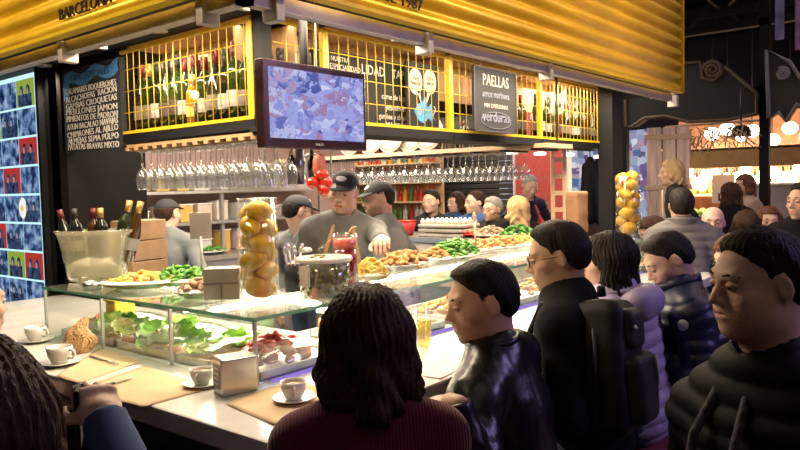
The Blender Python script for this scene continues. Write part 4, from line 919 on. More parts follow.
# platters along the left glass
c1 = G(128, 291, T); d1 = dish('white platter of fried potato wedges beside the ice bowl', (c1.x + .10, c1.y + .05, T), .17, .11, rz=-.7)
heap(fry, 'golden fried potato wedge heaped on the white platter', 'fried potato wedges', (c1.x + .10, c1.y + .05, T + .016), .14, .085, 60, .045, rz=-.7)
c2 = G(164, 290, T); d2 = dish('white platter of green padron peppers behind the grey takeaway box', (c2.x + .13, c2.y + .06, T), .16, .10, rz=-.9)
heap(pep, 'green padron pepper heaped on the left white platter', 'peppers on the left platter', (c2.x + .13, c2.y + .06, T + .018), .14, .085, 60, .055, rz=-.9)
c3 = G(200, 300, T); d3 = dish('white dish of brown mushrooms behind the grey takeaway box', (c3.x + .05, c3.y + .06, T), .10, .075, rz=-.7)
heap(mus, 'small tan mushroom heaped on the white dish', 'mushrooms on the dish', (c3.x + .05, c3.y + .06, T + .024), .08, .06, 34, .04, rz=-.7)
# takeaway box
c = G(222, 300, T)
bx = thing('takeaway_box', 'grey cardboard takeaway box standing left of the lemon jar', 'box', (c.x + .03, c.y + .03, T), rz=math.radians(-46))
MB().box((-.062, -.045, 0), (.062, .045, .10), bev=.003).obj('carton_body', MATS['card_grey'], bx); MB().box((-.064, -.047, .088), (.064, -.044, .112)).box((-.064, .044, .088), (.064, .047, .112)).obj('lid_flap', MATS['card_grey'], bx)
MB().box((-.06, -.043, .1), (.06, .043, .112), bev=.004).obj('paper_stack', MATS['paper_white'], bx); MB().box((-.002, -.0475, 0), (.002, -.0455, .06)).box((-.062, -.0475, .058), (.062, -.0455, .062)).obj('fold_line', mat('card_dark', (.2, .17, .16), .8), bx)
# price sign on a stand behind
c = AD(202, 262, 3.0); ps = thing('price_sign', 'small grey metal sign plate on a thin stand behind the takeaway box', 'sign', (c.x, c.y, T)); yw = math.radians(-50)
Mz = Matrix.Rotation(yw, 4, 'Z')
MB().box((-.045, -.003, .19), (.045, .003, .30), Mz, bev=.002).obj('sign_plate', mat('sign_grey', (.30, .26, .24), .5, .3), ps); MB().cyl((0, 0, .01), (0, 0, .2), .006, n=8).obj('sign_stem', MATS['metal_grey'], ps); MB().lathe([(0, 0), (.035, 0), (.035, .008), (0, .01)], n=20).obj('sign_foot', MATS['metal_grey'], ps)
# lemon jars
lemo = single('lemon', 'lemon', MB().lathe([(0, -.040), (.006, -.038), (.014, -.032), (.024, -.02), (.028, 0), (.024, .02), (.014, .032), (.006, .039), (0, .041)], n=14), mat('lemon_yellow', (.85, .50, .02), .4, var=.12, scale=20, bump=.3, bscale=150))
def lemon_jar(c, r, h, label, group, where, n, ls, hidec=0):
    t = thing('glass_cylinder_jar', label, 'jar', (c.x, c.y, c.z))
    MB().olathe([(0, .0), (r, .0), (r, h), (r - .004, h), (r - .004, .008), (0, .008)], n=32).obj('jar_glass', MATS['glass_clear'], t)
    MB().tube([(r * math.cos(a), r * math.sin(a), h) for a in [k * PI / 16 for k in range(32)]], .003, 5, True).obj('jar_rim', MATS['glass_clear'], t)
    MB().lathe([(r * .96, .0), (r + .003, .0), (r + .003, .006), (r * .96, .006)], n=32).obj('jar_foot', MATS['glass_clear'], t)
    rnd = random.Random(3); z = .034 * ls; i = 0; a = 0.6
    while i < n:
        rr = r - .030 * ls; 
        for k in (0, 1):
            if i >= n: break
            aa = a + PI * k + rnd.uniform(-.3, .3); loc = c + Vector((rr * math.cos(aa), rr * math.sin(aa), z + .012 * k)); rot = (rnd.uniform(1.2, 1.9), rnd.uniform(-.4, .4), aa + rnd.uniform(-.5, .5))
            if not lemo.get('used'): o = lemo; o['used'] = 1; o.location = loc; o.rotation_euler = rot; o.scale = (ls,) * 3
            else: o = copy_tree(lemo, loc=loc, rot=rot, scale=ls)
            o['label'] = 'yellow lemon stacked inside ' + where; o['group'] = group; i += 1
        z += .041 * ls; a += 1.35
c = G(260, 302, T); lemon_jar(c, .069, .36, 'tall glass cylinder jar full of lemons at the counter corner', 'lemons in the corner jar', 'the glass jar at the counter corner', 12, 1.28)
c = G(628, 236, T); lemon_jar(c, .085, .42, 'tall glass cylinder jar of lemons at the far right end', 'lemons in the far jar', 'the glass jar at the far right end', 14, 1.45)
# cutlery mug
c = G(287, 297, T); c += Vector((.12, .09, 0)); mg = thing('utensil_pot', 'black pot of spoons and straws between lemon jar and olive tub', 'pot', (c.x, c.y, T)); MB().olathe([(0, 0), (.036, 0), (.038, .1), (.035, .1), (.033, .004), (0, .004)], n=24).obj('pot_wall', MATS['black_paint'], mg)
for i in range(9):
    a = i * .7; MB().tube([(.015 * math.cos(a), .015 * math.sin(a), .01), (.032 * math.cos(a), .032 * math.sin(a), .14 + .01 * (i % 3))], .0025, 5).sph((.034 * math.cos(a), .034 * math.sin(a), .15 + .01 * (i % 3)), (.007, .007, .012), 8).obj('spoon', MATS['steel' if i % 2 else 'puffer_lavender'], mg)
fl = thing('flower_vase', 'small vase with one white flower behind the black utensil pot', 'vase', (c.x + .10, c.y + .04, T)); MB().olathe([(0, 0), (.02, 0), (.025, .05), (.012, .09), (.010, .09), (.02, .05), (0, .003)], n=16).obj('vase_glass', MATS['glass_clear'], fl)
MB().tube([(0, 0, .01), (.003, 0, .14)], .002, 5).obj('stem', MATS['leaf_green'], fl)
f = MB()
for k in range(9): f.sph((.003 + .014 * math.cos(k * .7), .014 * math.sin(k * .7), .145 + .004 * (k % 2)), (.012, .012, .009), 8)
f.obj('petals', MATS['white_cloth'], fl)
# olive tub
c = G(323, 300, T); c += Vector((.045, .035, 0))
ol = thing('olive_tub', 'big round clear tub of olives with white lid rim before the chef', 'tub', (c.x, c.y, T))
MB().olathe([(0, .002), (.085, .002), (.092, .135), (.089, .135), (.082, .006), (0, .006)], n=36).obj('tub_wall', glassy('tub_plastic', (.93, .93, .90), .14, mixc=(.85, .82, .75), mixf=.15), ol)
MB().lathe([(.087, .13), (.099, .13), (.099, .147), (.087, .147)], n=36).obj('tub_rim', MATS['porcelain'], ol)
MB().lathe([(0, .008), (.079, .008), (.084, .10), (0, .102)], n=30).obj('brine', glassy('brine', (.45, .35, .15), .1, mixc=(.16, .12, .04), mixf=.75), ol)
MB().lathe([(0, .128), (.088, .128), (.088, .134), (0, .134)], n=36).obj('lid_film', glassy('film_milk', (.9, .9, .85), .2, mixc=(.75, .72, .65), mixf=.6), ol)
oli = single('olive', 'olive', MB().sph((0, 0, 0), (.010, .010, .013), 10), mat('olive_green', (.14, .15, .03), .25, var=.5, scale=30, coat=.3))
for k in range(66):
    a = k * 2.399; zz = .02 + .1 * ((k * 7) % 66) / 66; rr = .0865 + (zz - .06) * .05 - .006
    loc = (c.x + rr * math.cos(a), c.y + rr * math.sin(a), T + zz); rot = (random.uniform(0, 3), random.uniform(0, 3), 0)
    if k == 0: oli.location = loc; o = oli
    else: o = copy_tree(oli, loc=loc, rot=rot)
    o['label'] = 'green olive pressed against the wall of the round tub'; o['group'] = 'olives inside the tub'
for k in range(7):
    a = k * 1.9; o = copy_tree(oli, loc=(c.x + .05 * math.cos(a) * (k % 3) * .6, c.y + .05 * math.sin(a) * (k % 3) * .6, T + .142), label='dark olive lying on the lid of the round tub', group='olives on the lid of the tub')
MB().box((-.1, -.02, .05), (-.089, .02, .12)).obj('tub_handle', MATS['white_cloth'], ol)
# sangria pitcher
c = G(345, 292, T); c += Vector((.13, .10, 0)); c = AD(346, 290, 2.72)
pj = thing('sangria_pitcher', 'glass pitcher of dark red sangria in front of the chef', 'pitcher', (c.x, c.y, T)); 
MB().olathe([(0, .0), (.052, 0), (.050, .11), (.046, .17), (.052, .215), (.049, .215), (.043, .17), (.047, .11), (.048, .006), (0, .006)], n=28).obj('pitcher_glass', MATS['glass_clear'], pj); MB().lathe([(0, .007), (.047, .007), (.046, .11), (.043, .155), (0, .157)], n=28).obj('sangria', MATS['juice_red'], pj)
MB().lathe([(0, .158), (.042, .158), (.046, .195), (0, .20)], n=28).obj('fruit_pulp', mat('fruit_red', (.75, .12, .10), .4, var=.5, scale=50), pj); MB().tube([Vector((-.045, .03, .19)) + Vector((-.035, .027, 0)) * math.sin(t * PI) * 1.3 + Vector((0, 0, -.13 * t)) for t in [k / 8 for k in range(9)]], .006, 8).obj('handle', MATS['glass_clear'], pj)
MB().tube([(0, 0, .19), (.02, -.02, .235), (.035, -.03, .24)], .004, 6).obj('wooden_spoon', MATS['wood_pale'], pj)
# crisps bowl
c = G(372, 281, T); c += Vector((.03, .03, 0)); dish('shallow glass bowl of yellow crisps beside the sangria pitcher', (c.x, c.y, T), .075, .07); heap(chp, 'thin yellow potato crisp piled in the shallow bowl', 'crisps in the bowl', (c.x, c.y, T + .018), .06, .055, 50, .06, tilt=1.2)
# fried fish platter under the chef's hand
cf = G(412, 268, T); cf += Vector((-.02, .03, 0)); dish('oval glass platter of fried fish under the chef hand', (cf.x, cf.y, T), .16, .10, rz=.0, m='steel_soft')
heap(fsh, 'brown fried fish heaped on the oval platter', 'fried fish on the platter', (cf.x, cf.y, T + .02), .125, .07, 30, .05, tilt=.3)
# peppers and mushrooms right
cg = G(437, 265, T); cg += Vector((.10, .08, 0)); dish('white platter mixing crumbed squid beside the fried fish', (cg.x, cg.y, T), .15, .10)
heap(crq, 'crumbed fried squid piece beside the fried fish', 'fried squid pieces', (cg.x, cg.y, T + .02), .12, .08, 36, .05, sc=(.6, .9))
cg = G(457, 262, T); cg += Vector((.10, .09, 0)); dish('white platter of green padron peppers right of the fried fish', (cg.x, cg.y, T), .20, .12)
heap(pep, 'green padron pepper heaped right of the fried fish', 'peppers on the right platter', (cg.x + .0, cg.y, T + .02), .18, .10, 70, .085, seed=5)
sp = AD(472, 262, 3.9); ws = thing('wooden_spoon', 'tall wooden spoon standing in the right pepper platter', 'spoon', (cg.x + .17, cg.y - .03, T + .02)); MB().tube([(0, 0, 0), (-.01, 0, .17)], .006, 8).obj('spoon_handle', MATS['wood_pale'], ws); MB().sph((-.012, 0, .195), (.016, .006, .028), 12).obj('spoon_bowl', MATS['wood_pale'], ws)
names = [('fried_prawn', prw, 'orange cooked prawn piled behind the leather jacket man', 'prawns on the right glass top', 480, 250, 40, .05), ('c', crq, 'brown croquette heaped beyond the wooden spoon', 'croquettes on the right glass top', 505, 247, 40, .06), ('f', fry, 'golden fried potato wedge on the far right glass top', 'potato wedges on the right glass top', 528, 244, 36, .05)]
for i, (n_, pr_, lab, grp, px, py, n, h) in enumerate(names):
    q = G(px, py + 5, T); q += Vector((.12, .10, 0)); dish(['white platter of orange prawns on the right glass top', 'white platter of croquettes on the right glass top', 'white platter of potato wedges at the far right'][i], (q.x, q.y, T), .20, .12); heap(pr_, lab, grp, (q.x, q.y, T + .022), .17, .10, n, h, seed=i + 3)

# ------------------------------------------------------------------ inside the glass case
Z1 = 1.0
def tray(label, lo, hi, name='food_tray', m='steel_soft', film=False):
    t = thing(name, label, 'tray', ((lo[0] + hi[0]) / 2, (lo[1] + hi[1]) / 2, Z1)); x = (hi[0] - lo[0]) / 2; y = (hi[1] - lo[1]) / 2
    MB().box((-x, -y, 0), (x, y, .006)).obj('tray_base', MATS[m], t); MB().box((-x, -y, 0), (x, -y + .006, .03)).box((-x, y - .006, 0), (x, y, .03)).box((-x, -y, 0), (-x + .006, y, .03)).box((x - .006, -y, 0), (x, y, .03)).obj('tray_wall', MATS[m], t)
    if film: MB().sph((0, 0, .03), (x * .98, y * .98, .06), 20, amp=.03).obj('cling_film', MATS['cling_film'], t)
    return t
tray('steel tray of lettuce and seafood nearest the left end of the case', (.34, 1.33), (.70, 1.76), film=True); heap(lef, 'curly green lettuce leaf in the leftmost case tray', 'lettuce leaves in the leftmost tray', (.50, 1.52, 1.02), .14, .16, 16, .05, tilt=.7)
heap(prw, 'pink prawn lying on lettuce in the leftmost case tray', 'prawns in the leftmost tray', (.50, 1.62, 1.05), .12, .10, 24, .03)
tray('steel tray of green lettuce in the middle of the left case', (.34, .92), (.70, 1.31), film=True); heap(lef, 'curly green lettuce leaf in the middle case tray', 'lettuce leaves in the middle tray', (.49, 1.12, 1.02), .13, .16, 20, .06, tilt=.7, seed=8)
tray('steel tray of salad beside the red meat in the left case', (.34, .72), (.70, .905), film=True); heap(lef, 'curly green lettuce leaf beside the red meat', 'lettuce leaves next to the meat', (.49, .81, 1.02), .12, .07, 12, .05, tilt=.7, seed=9)
for i in range(3):
    q = G((160, 178, 195)[i], 345, 1.04); t = thing('salad_cup', ['left', 'middle', 'right'][i] + ' clear plastic cup of brown dip before the lettuce', 'cup', (.375, 1.28 - i * .16, 1.006), group='dip cups before the lettuce'); MB().olathe([(0, 0), (.025, 0), (.032, .05), (.030, .05), (.023, .003), (0, .003)], n=18).obj('cup_wall', MATS['glass_clear'], t); MB().lathe([(0, .004), (.023, .004), (.028, .035), (0, .036)], n=18).obj('dip', mat('dip_brown', (.38, .2, .14), .5), t)
tray('steel tray of red meat at the glass corner of the case', (.34, .46), (.72, .70), film=True); heap(meat, 'piece of red marinated meat at the glass corner', 'red meat pieces', (.50, .58, 1.03), .13, .09, 40, .075, tilt=.6)
yt = thing('yellow_tub', 'yellow plastic tub at the back of the left case', 'tub', (.58, 1.70, 1.03)); MB().box((-.05, -.04, 0), (.05, .04, .09), bev=.008).obj('tub_body', mat('tub_yellow', (.85, .60, .05), .5), yt); MB().box((-.053, -.043, .09), (.053, .043, .10), bev=.003).obj('tub_lid', MATS['yellow_paint'], yt)
jc = thing('juice_jar', 'square jar of orange juice glowing inside the case by the meat', 'jar', (.83, .62, Z1)); MB().box((-.04, -.04, 0), (.04, .04, .11), bev=.006).obj('juice', glassy('juice_orange', (1, .55, .1), .1, mixc=(.95, .42, .03), mixf=.85), jc); MB().box((-.044, -.044, 0), (.044, .044, .14), bev=.006).obj('jar_glass', MATS['glass_clear'], jc); MB().box((-.045, -.045, .13), (.045, .045, .145), bev=.004).obj('lid', MATS['porcelain'], jc)
tray('tray of yellow omelette slices behind the violet light strip', (.90, .47), (1.35, .82)); 
oml = single('omelette_slice', 'omelette', MB().prism([(0, 0), (.10, -.028), (.105, 0), (.10, .028)], .03), mat('omelette', (.85, .55, .14), .5, var=.2, scale=30)); heap(oml, 'yellow omelette slice on the case tray', 'omelette slices', (1.08, .64, 1.01), .16, .10, 14, .03, tilt=.1)
for i, (x, pr_, lab, grp) in enumerate(((1.42, crq, 'croquette on a tray inside the right case', 'croquettes in the right case'), (1.95, prw, 'cooked prawn on a tray inside the right case', 'prawns in the right case'), (2.48, fsh, 'fried fish on a tray inside the right case', 'fried fish in the right case'), (3.0, chp, 'crisp on a tray inside the right case', 'crisps in the right case'), (3.52, crq, 'croquette in the last tray of the right case', 'croquettes in the last tray'))):
    tray(['first', 'second', 'third', 'fourth', 'fifth'][i] + ' steel tray right of the omelettes inside the right case', (x, .47), (x + .48, .82)); heap(pr_, lab, grp, (x + .24, .64, 1.02), .20, .13, 36, .05, seed=i)

# ------------------------------------------------------------------ things on the marble
def saucer_cup(label, c, coffee=True, rz=0., cs=1., two=True, name='coffee_cup'):
    s = thing('saucer', label[0], 'saucer', (c[0], c[1], Z1), rz); MB().lathe([(0, 0), (.035, 0), (.060, .011), (.062, .012), (.060, .014), (.034, .004), (0, .004)], n=36).obj('saucer_dish', MATS['porcelain'], s); MB().lathe([(.022, .004), (.026, .004), (.026, .006), (.022, .006)], n=24).obj('saucer_ring', MATS['porcelain'], s)
    s.scale = (cs,) * 3
    t = thing(name, label[1], 'cup', (c[0], c[1], Z1 + .006 * cs), rz); t.scale = (cs,) * 3
    MB().olathe([(0, .002), (.020, 0), (.024, .004), (.034, .025), (.038, .052), (.036, .052), (.032, .026), (.022, .007), (0, .006)], n=32).obj('cup_wall', MATS['porcelain'], t)
    if coffee: MB().lathe([(0, .0), (.030, .0), (.0345, .020), (0, .022)], (0, 0, .024), n=30).obj('coffee', MATS['coffee'], t)
    MB().tube([(-.034, 0, .042), (-.050, 0, .042), (-.056, 0, .03), (-.048, 0, .018), (-.030, 0, .016)], .0042, 8).obj('handle', MATS['porcelain'], t)
    return t
c = G(294, 401, Z1); saucer_cup(('white saucer under the coffee cup beside the maroon sweater', 'white cup of milky coffee beside the woman in maroon'), c, rz=.9)
c = G(202, 386, Z1); saucer_cup(('white saucer under the coffee cup left of the napkin box', 'white cup of coffee left of the napkin box'), c, rz=.6, cs=.95)
c = G(60, 365, Z1); saucer_cup(('white saucer under the wide bowl beside the paper bag', 'wide white cup beside the crumpled paper bag'), c, coffee=False, cs=1.15, rz=2)
c = G(36, 342, Z1); saucer_cup(('white saucer under the farthest left cup', 'farthest white cup at the left end of the marble'), c, coffee=False, cs=1.1, rz=2)
# napkin box
c = G(238, 394, Z1)
nb_ = thing('napkin_dispenser', 'brushed steel napkin dispenser box on the marble corner', 'napkin dispenser', (c.x + .015, c.y + .03, Z1), rz=math.radians(-17))
nb_.scale = (.9, .9, 1)
MB().box((-.062, -.043, 0), (.062, .043, .108), bev=.005).obj('steel_case', MATS['steel'], nb_); MB().box((-.064, -.030, .02), (-.0625, .030, .09)).obj('slot_panel', mat('steel_dark', (.25, .24, .23), .4, .7), nb_)
for z in (.03, .045, .06, .075): MB().box((-.0655, -.02, z), (-.064, .02, z + .006)).obj('engraved_line', MATS['steel_soft'], nb_)
MB().box((-.058, -.038, .108), (.058, .038, .110)).obj('top_napkin', MATS['paper_white'], nb_)
# placemats
def sheet(name, label, pts, m, z=Z1 + .0012, cat='placemat', wav=.004):
    M = [Vector((p.x, p.y, 0)) for p in pts]; n = 14; vs = []; fs = []
    c = sum(M, Vector()) / 4
    for i in range(n):
        for j in range(n):
            u, v = i / (n - 1), j / (n - 1); p = (M[0] * (1 - u) + M[1] * u) * (1 - v) + (M[3] * (1 - u) + M[2] * u) * v
            e = max(abs(u - .5), abs(v - .5)) * 2; vs.append(p - c + Vector((0, 0, wav * max(0, e - .6) * (1 + math.sin(u * 9 + v * 5)))))
    for i in range(n - 1):
        for j in range(n - 1): fs.append((i * n + j, (i + 1) * n + j, (i + 1) * n + j + 1, i * n + j + 1))
    o = MB().add(vs, fs).obj(name, m); o.location = (c.x, c.y, z); o.modifiers.new('s', 'SOLIDIFY').thickness = .0008; return tag(o, label, cat)
sheet('paper_placemat', 'large brown kraft placemat nearest the corner on the left marble', [G(78, 391, Z1), G(142, 408, Z1), G(214, 388, Z1), G(143, 366, Z1)], MATS['kraft'])
sheet('paper_placemat', 'brown kraft placemat beside the crumpled paper bag', [G(56, 377, Z1), G(78, 384, Z1), G(142, 362, Z1), G(100, 348, Z1)], MATS['kraft'])
sheet('paper_placemat', 'brown kraft placemat under the coffee cup at the maroon sweater', [G(226, 405, Z1), G(282, 429, Z1), G(352, 395, Z1), G(290, 380, Z1)], MATS['kraft'])
sheet('paper_sheet', 'white paper sheet lying on the marble before the leather jacket man', [G(402, 372, Z1), G(440, 380, Z1), G(475, 362, Z1), G(440, 352, Z1)], MATS['paper_white'], cat='paper')
for i, (p, q, l) in enumerate((((93, 389), (134, 377), 'dark handled knife lying on the large kraft placemat'), ((90, 356), (118, 364), 'steel fork lying on the placemat by the paper bag'))):
    A, B = G(*p, Z1 + .006), G(*q, Z1 + .006); t = thing(['table_knife', 'table_fork'][i], l, 'cutlery', A); d = B - A; n_ = d.normalized(); s = n_.cross(Vector((0, 0, 1)))
    MB().tube([(0, 0, 0), d * .5], .0045, 6).obj('handle', MATS['metal_dark' if i == 0 else 'steel'], t)
    if i == 0: MB().add([d * .5 + s * .007, d * .5 - s * .005, d * .9 - s * .005, d, d * .9 + s * .007] + [v + Vector((0, 0, .0015)) for v in (d * .5 + s * .007, d * .5 - s * .005, d * .9 - s * .005, d, d * .9 + s * .007)], [(0, 1, 2, 3, 4), (9, 8, 7, 6, 5), (0, 1, 6, 5), (1, 2, 7, 6), (2, 3, 8, 7), (3, 4, 9, 8), (4, 0, 5, 9)], False).obj('blade', MATS['steel'], t)
    else:
        MB().tube([d * .5, d * .75], .003, 5).obj('neck', MATS['steel'], t)
        for k in (-1, 0, 1): MB().tube([d * .74 + s * .002 * k, d * .82 + s * .006 * k, d + s * .006 * k], .0015, 4).obj('tine', MATS['steel'], t)
c = G(82, 352, Z1); v, f = snet(lambda P: np.abs(smax(union(P, [('e', (0, 0, .035), (.062, .05, .05)), ('c', (-.02, 0, .06), (.02, .01, .115), .035, .018)], k=.03) + .012 * np.abs(noise3(P, 24, 2)) + .002 * noise3(P, 60, 4), -P[:, 2], .004)) - .0018, (-.09, -.08, -.01), (.09, .08, .15), .0042)
bg = nmesh('paper_bag', [(v, f)], [mat('kraft_crumple', (.60, .36, .17), .8, bump=.5, bscale=40)], None); bg.location = (c.x, c.y, Z1 + .002); tag(bg, 'crumpled brown paper bag on the left end of the marble', 'paper bag')
# drinks on the right marble
def tumbler(label, c, r=.032, h=.12, fill=None, lvl=.7, cat='glass', name='drinking_glass', group=None):
    t = thing(name, label, cat, (c[0], c[1], c[2]), group=group); MB().olathe([(0, 0), (r * .8, 0), (r, h), (r - .002, h), (r * .78, .008), (0, .008)], n=24).obj('glass_wall', MATS['glass_clear'], t)
    if fill: MB().lathe([(0, .009), (r * .77, .009), (r * .93, h * lvl), (0, h * lvl + .001)], n=24).obj('drink', fill, t)
    return t
tumbler('tall glass of pale beer on the marble behind the maroon sweater woman', G(424, 348, Z1), h=.15, fill=MATS['wine_white'])
tumbler('small clear glass left of the tall beer glass', G(410, 332, Z1), h=.10, fill=MATS['glass_clear'])
q = G(640, 282, Z1)
wg = thing('wine_glass', 'stemmed glass of white wine before the man in navy', 'glass', (q.x, q.y, Z1)); MB().olathe([(0, 0), (.034, .001), (.004, .006), (.004, .085), (.02, .1), (.038, .135), (.036, .17), (.032, .19), (.031, .19), (.034, .17), (.036, .135), (.018, .102), (0, .096)], n=24).obj('glass_bowl', MATS['glass_clear'], wg); MB().lathe([(0, .099), (.017, .103), (.034, .132), (0, .134)], n=20).obj('white_wine', MATS['wine_white'], wg)
tumbler('teal banded plastic cup left of the white wine glass', G(612, 283, Z1), r=.04, h=.09, fill=MATS['teal_plastic'], lvl=.5, cat='cup', name='plastic_cup'); tumbler('white paper cup beside the teal cup', G(604, 288, Z1), r=.04, h=.1, fill=MATS['porcelain'], lvl=.98, cat='cup', name='paper_cup')
for i, (px, py) in enumerate(((628, 291), (655, 286))): 
    q = G(px, py, Z1); dish(['white tapas plate left of the white wine glass', 'white tapas plate right of the white wine glass'][i], (q.x, q.y, Z1), .085, .085, name='small_plate', cat='plate'); heap(crq, ['croquette on the plate left of the wine glass', 'croquette on the plate right of the wine glass'][i], ['croquettes on the left tapas plate', 'croquettes on the right tapas plate'][i], (q.x, q.y, Z1 + .02), .04, .04, 5, .01)
# ------------------------------------------------------------------ far end of the bar and the back counter
ec = thing('end_counter', 'steel topped service counter closing the far end of the bar', 'counter', (3.75, 1.0, 0))
MB().box((0, 0, 0), (.55, 2.5, 1.12)).obj('counter_body', MATS['steel_soft'], ec); MB().box((-.03, -.0, 1.12), (.6, 2.5, 1.16)).obj('counter_top', MATS['steel'], ec)
for i in range(4): MB().box((-.008, .05 + i * .62, .75), (0, .60 + i * .62, 1.12)).obj('glass_panel', mat('panel_pale', (.62, .55, .48), .25), ec)
ZE = 1.16
rb_ = AX(409, 225, 3.95); t = thing('red_bowl', 'red ribbed plastic bowl on the far steel counter', 'bowl', (3.92, rb_.y, ZE)); MB().olathe([(0, 0), (.055, 0), (.085, .13), (.08, .13), (.05, .008), (0, .008)], n=18).obj('bowl_wall', MATS['red_plastic'], t); MB().tube([(.086 * math.cos(a), .086 * math.sin(a), .13) for a in [k * PI / 9 for k in range(18)]], .005, 5, True).obj('bowl_rim', MATS['red_plastic'], t)
egg = single('egg', 'egg', MB().lathe([(0, -.026), (.014, -.022), (.021, -.006), (.020, .008), (.011, .026), (0, .03)], n=12), mat('egg_shell', (.82, .74, .66), .5))
e0 = AX(421, 225, 3.85); e1 = AX(464, 225, 3.85); tc_ = thing('egg_tray_stack', 'stack of pale cardboard egg trays on the far steel counter', 'egg tray', (3.80, e1.y, ZE)); L = e0.y - e1.y
for k in range(3): MB().box((0, 0, k * .04), (.30, L, k * .04 + .03), bev=.01).obj('egg_tray', mat('card_pulp', (.55, .50, .42), .9, bump=.5, bscale=30), tc_)
for i in range(9):
    for j in range(4):
        o = egg if (i, j) == (0, 0) else copy_tree(egg); o.location = (3.835 + j * .075, e1.y + .03 + i * (L - .06) / 8, ZE + .128); o['label'] = 'pale egg sitting in the top tray on the far steel counter'; o['group'] = 'eggs in the top tray'; o['category'] = 'egg'
q = AX(467, 228, 3.95); dish('red dish of prawns right of the egg trays', (q.x, q.y, ZE), .12, .14, m='red_plastic'); heap(prw, 'orange prawn in the red dish by the egg trays', 'prawns by the egg trays', (q.x, q.y, ZE + .02), .1, .11, 20, .04)
q = AX(492, 230, 3.95); dish('white dish of mushrooms on the far steel counter', (q.x, q.y, ZE), .14, .16); heap(mus, 'mushroom in the white dish on the far steel counter', 'mushrooms on the far counter', (q.x, q.y, ZE + .03), .12, .13, 40, .06, sc=(1, 1.4))
q = AX(519, 230, 3.95); dish('white dish of green peppers on the far steel counter', (q.x, q.y, ZE), .15, .17); heap(pep, 'green padron pepper on the far steel counter', 'peppers on the far counter', (q.x, q.y, ZE + .025), .13, .15, 50, .08, sc=(.9, 1.3))
# shelf with plates and hanging stemware above the end counter
hs = thing('long_glass_shelf', 'long pale wooden shelf over the end counter hung with stemware', 'shelf', (3.3, 1.0, 1.84))
MB().box((0, 0, 0), (.40, 2.75, .03)).obj('shelf_board', MATS['wood_pale'], hs)
for i in range(11): MB().box((.02, .1 + i * .25, -.014), (.38, .13 + i * .25, 0)).obj('rack_rail', MATS['metal_dark'], hs)
for y in (.02, 1.35, 2.7): MB().cyl((.2, y, .03), (.2, y, .52), .008, n=6).obj('hanger_rod', MATS['metal_dark'], hs)
for i in range(20):
    for j in range(4): hang(3.36 + j * .09, 1.35 + i * .115, 1.826, 'under the long shelf over the end counter', 'glasses hanging over the end counter')
prof = [(0, 0), (.085, .002), (.13, .016), (.132, .02), (.085, .008), (0, .006)]
for i, (px, d) in enumerate(((352, 'leftmost'), (372, 'second'), (392, 'third'), (412, 'fourth'), (430, 'rightmost'))):
    q = AX(px, 140, 3.40 + .03 * (i % 2)); t = thing('serving_plate', f'{d} round metal plate leaning on the long shelf behind the television', 'plate', (q.x, q.y, 1.872 + .128), rot=(0, math.radians(-78), 0), group='plates on the long shelf'); MB().lathe(prof, n=36).obj('plate_disc', mat('plate_tin', (.50, .44, .38), .35, .4), t); MB().tube([(.131 * math.cos(a), .131 * math.sin(a), .018) for a in [k * PI / 18 for k in range(36)]], .004, 5, True).obj('plate_rim', MATS['steel_soft'], t)
for i in range(12):
    q = AX(444 + i * 7, 145, 3.5)
    if q.y > 1.05: put_bottle((3.42 + .05 * (i % 2), q.y, 1.87), 'on the long shelf over the end counter', 'bottles on the long shelf', sc=.72)
ep = thing('end_pillar', 'black square pillar holding the right end of the kiosk roof', 'pillar', (4.37, .98, 0)); MB().box((0, 0, 0), (.20, .12, 2.36)).obj('pillar_shaft', MATS['black_paint'], ep); MB().box((-.01, -.01, 0), (.21, .13, .08)).obj('pillar_foot', MATS['metal_dark'], ep)
for i, px in enumerate((590, 599)):
    p = AD(px, 158, 6.6); v, f = snet(lambda P: union(P, [('c', (0, 0, -.05), (0, .0, -.62), .07, .11), ('c', (.0, -.09, -.1), (0, .09, -.1), .05, .05), ('c', (0, .1, -.12), (0, .15, -.5), .045, .04), ('c', (0, -.1, -.12), (0, -.15, -.5), .045, .04)], k=.04) + .008 * noise3(P, 24, i), (-.16, -.22, -.78), (.16, .22, .06), .014)
    v = v * A3([.55, .55, .85]); t = thing('hanging_coat', ['left', 'right'][i] + ' of two black coats hanging at the far end of the bar', 'coat', p, group='coats hanging at the bar end'); nmesh('coat_body', [(v, f)], [MATS['cloth_dark']], t); MB().cyl((0, 0, -.02), (0, 0, 2.36 - p.z), .005, n=5).obj('hanging_rod', MATS['metal_dark'], t)
# wooden post and paper bag at the far end
q = AD(559, 215, 5.6); wp = thing('wooden_post', 'pale slatted wooden post at the far end of the bar', 'post', (q.x, q.y, 0)); Mz = Matrix.Rotation(math.radians(-60), 4, 'Z')
MB().box((-.06, -.02, 0), (-.03, .02, 2.36), Mz).box((.03, -.02, 0), (.06, .02, 2.36), Mz).obj('post_upright', MATS['wood_pale'], wp)
for k in range(16): MB().box((-.03, -.015, .2 + k * .13), (.03, .015, .235 + k * .13), Mz).obj('cross_slat', MATS['wood_pale'], wp)
q = AD(577, 228, 5.2); v, f = snet(lambda P: smax(np.maximum(np.maximum(np.abs(P[:, 0]) - .09, np.abs(P[:, 1]) - .05), np.abs(P[:, 2] - .15) - .15) + .006 * noise3(P, 30, 2), -1. + 0 * P[:, 0], .01), (-.13, -.09, -.03), (.13, .09, .34), .012)
pb = nmesh('paper_bag', [(v, f)], [mat('kraft_dark', (.34, .18, .10), .85, bump=.4)], None); pb.location = (q.x, q.y, T + .02); tag(pb, 'tall brown paper bag standing at the far end of the bar', 'paper bag')

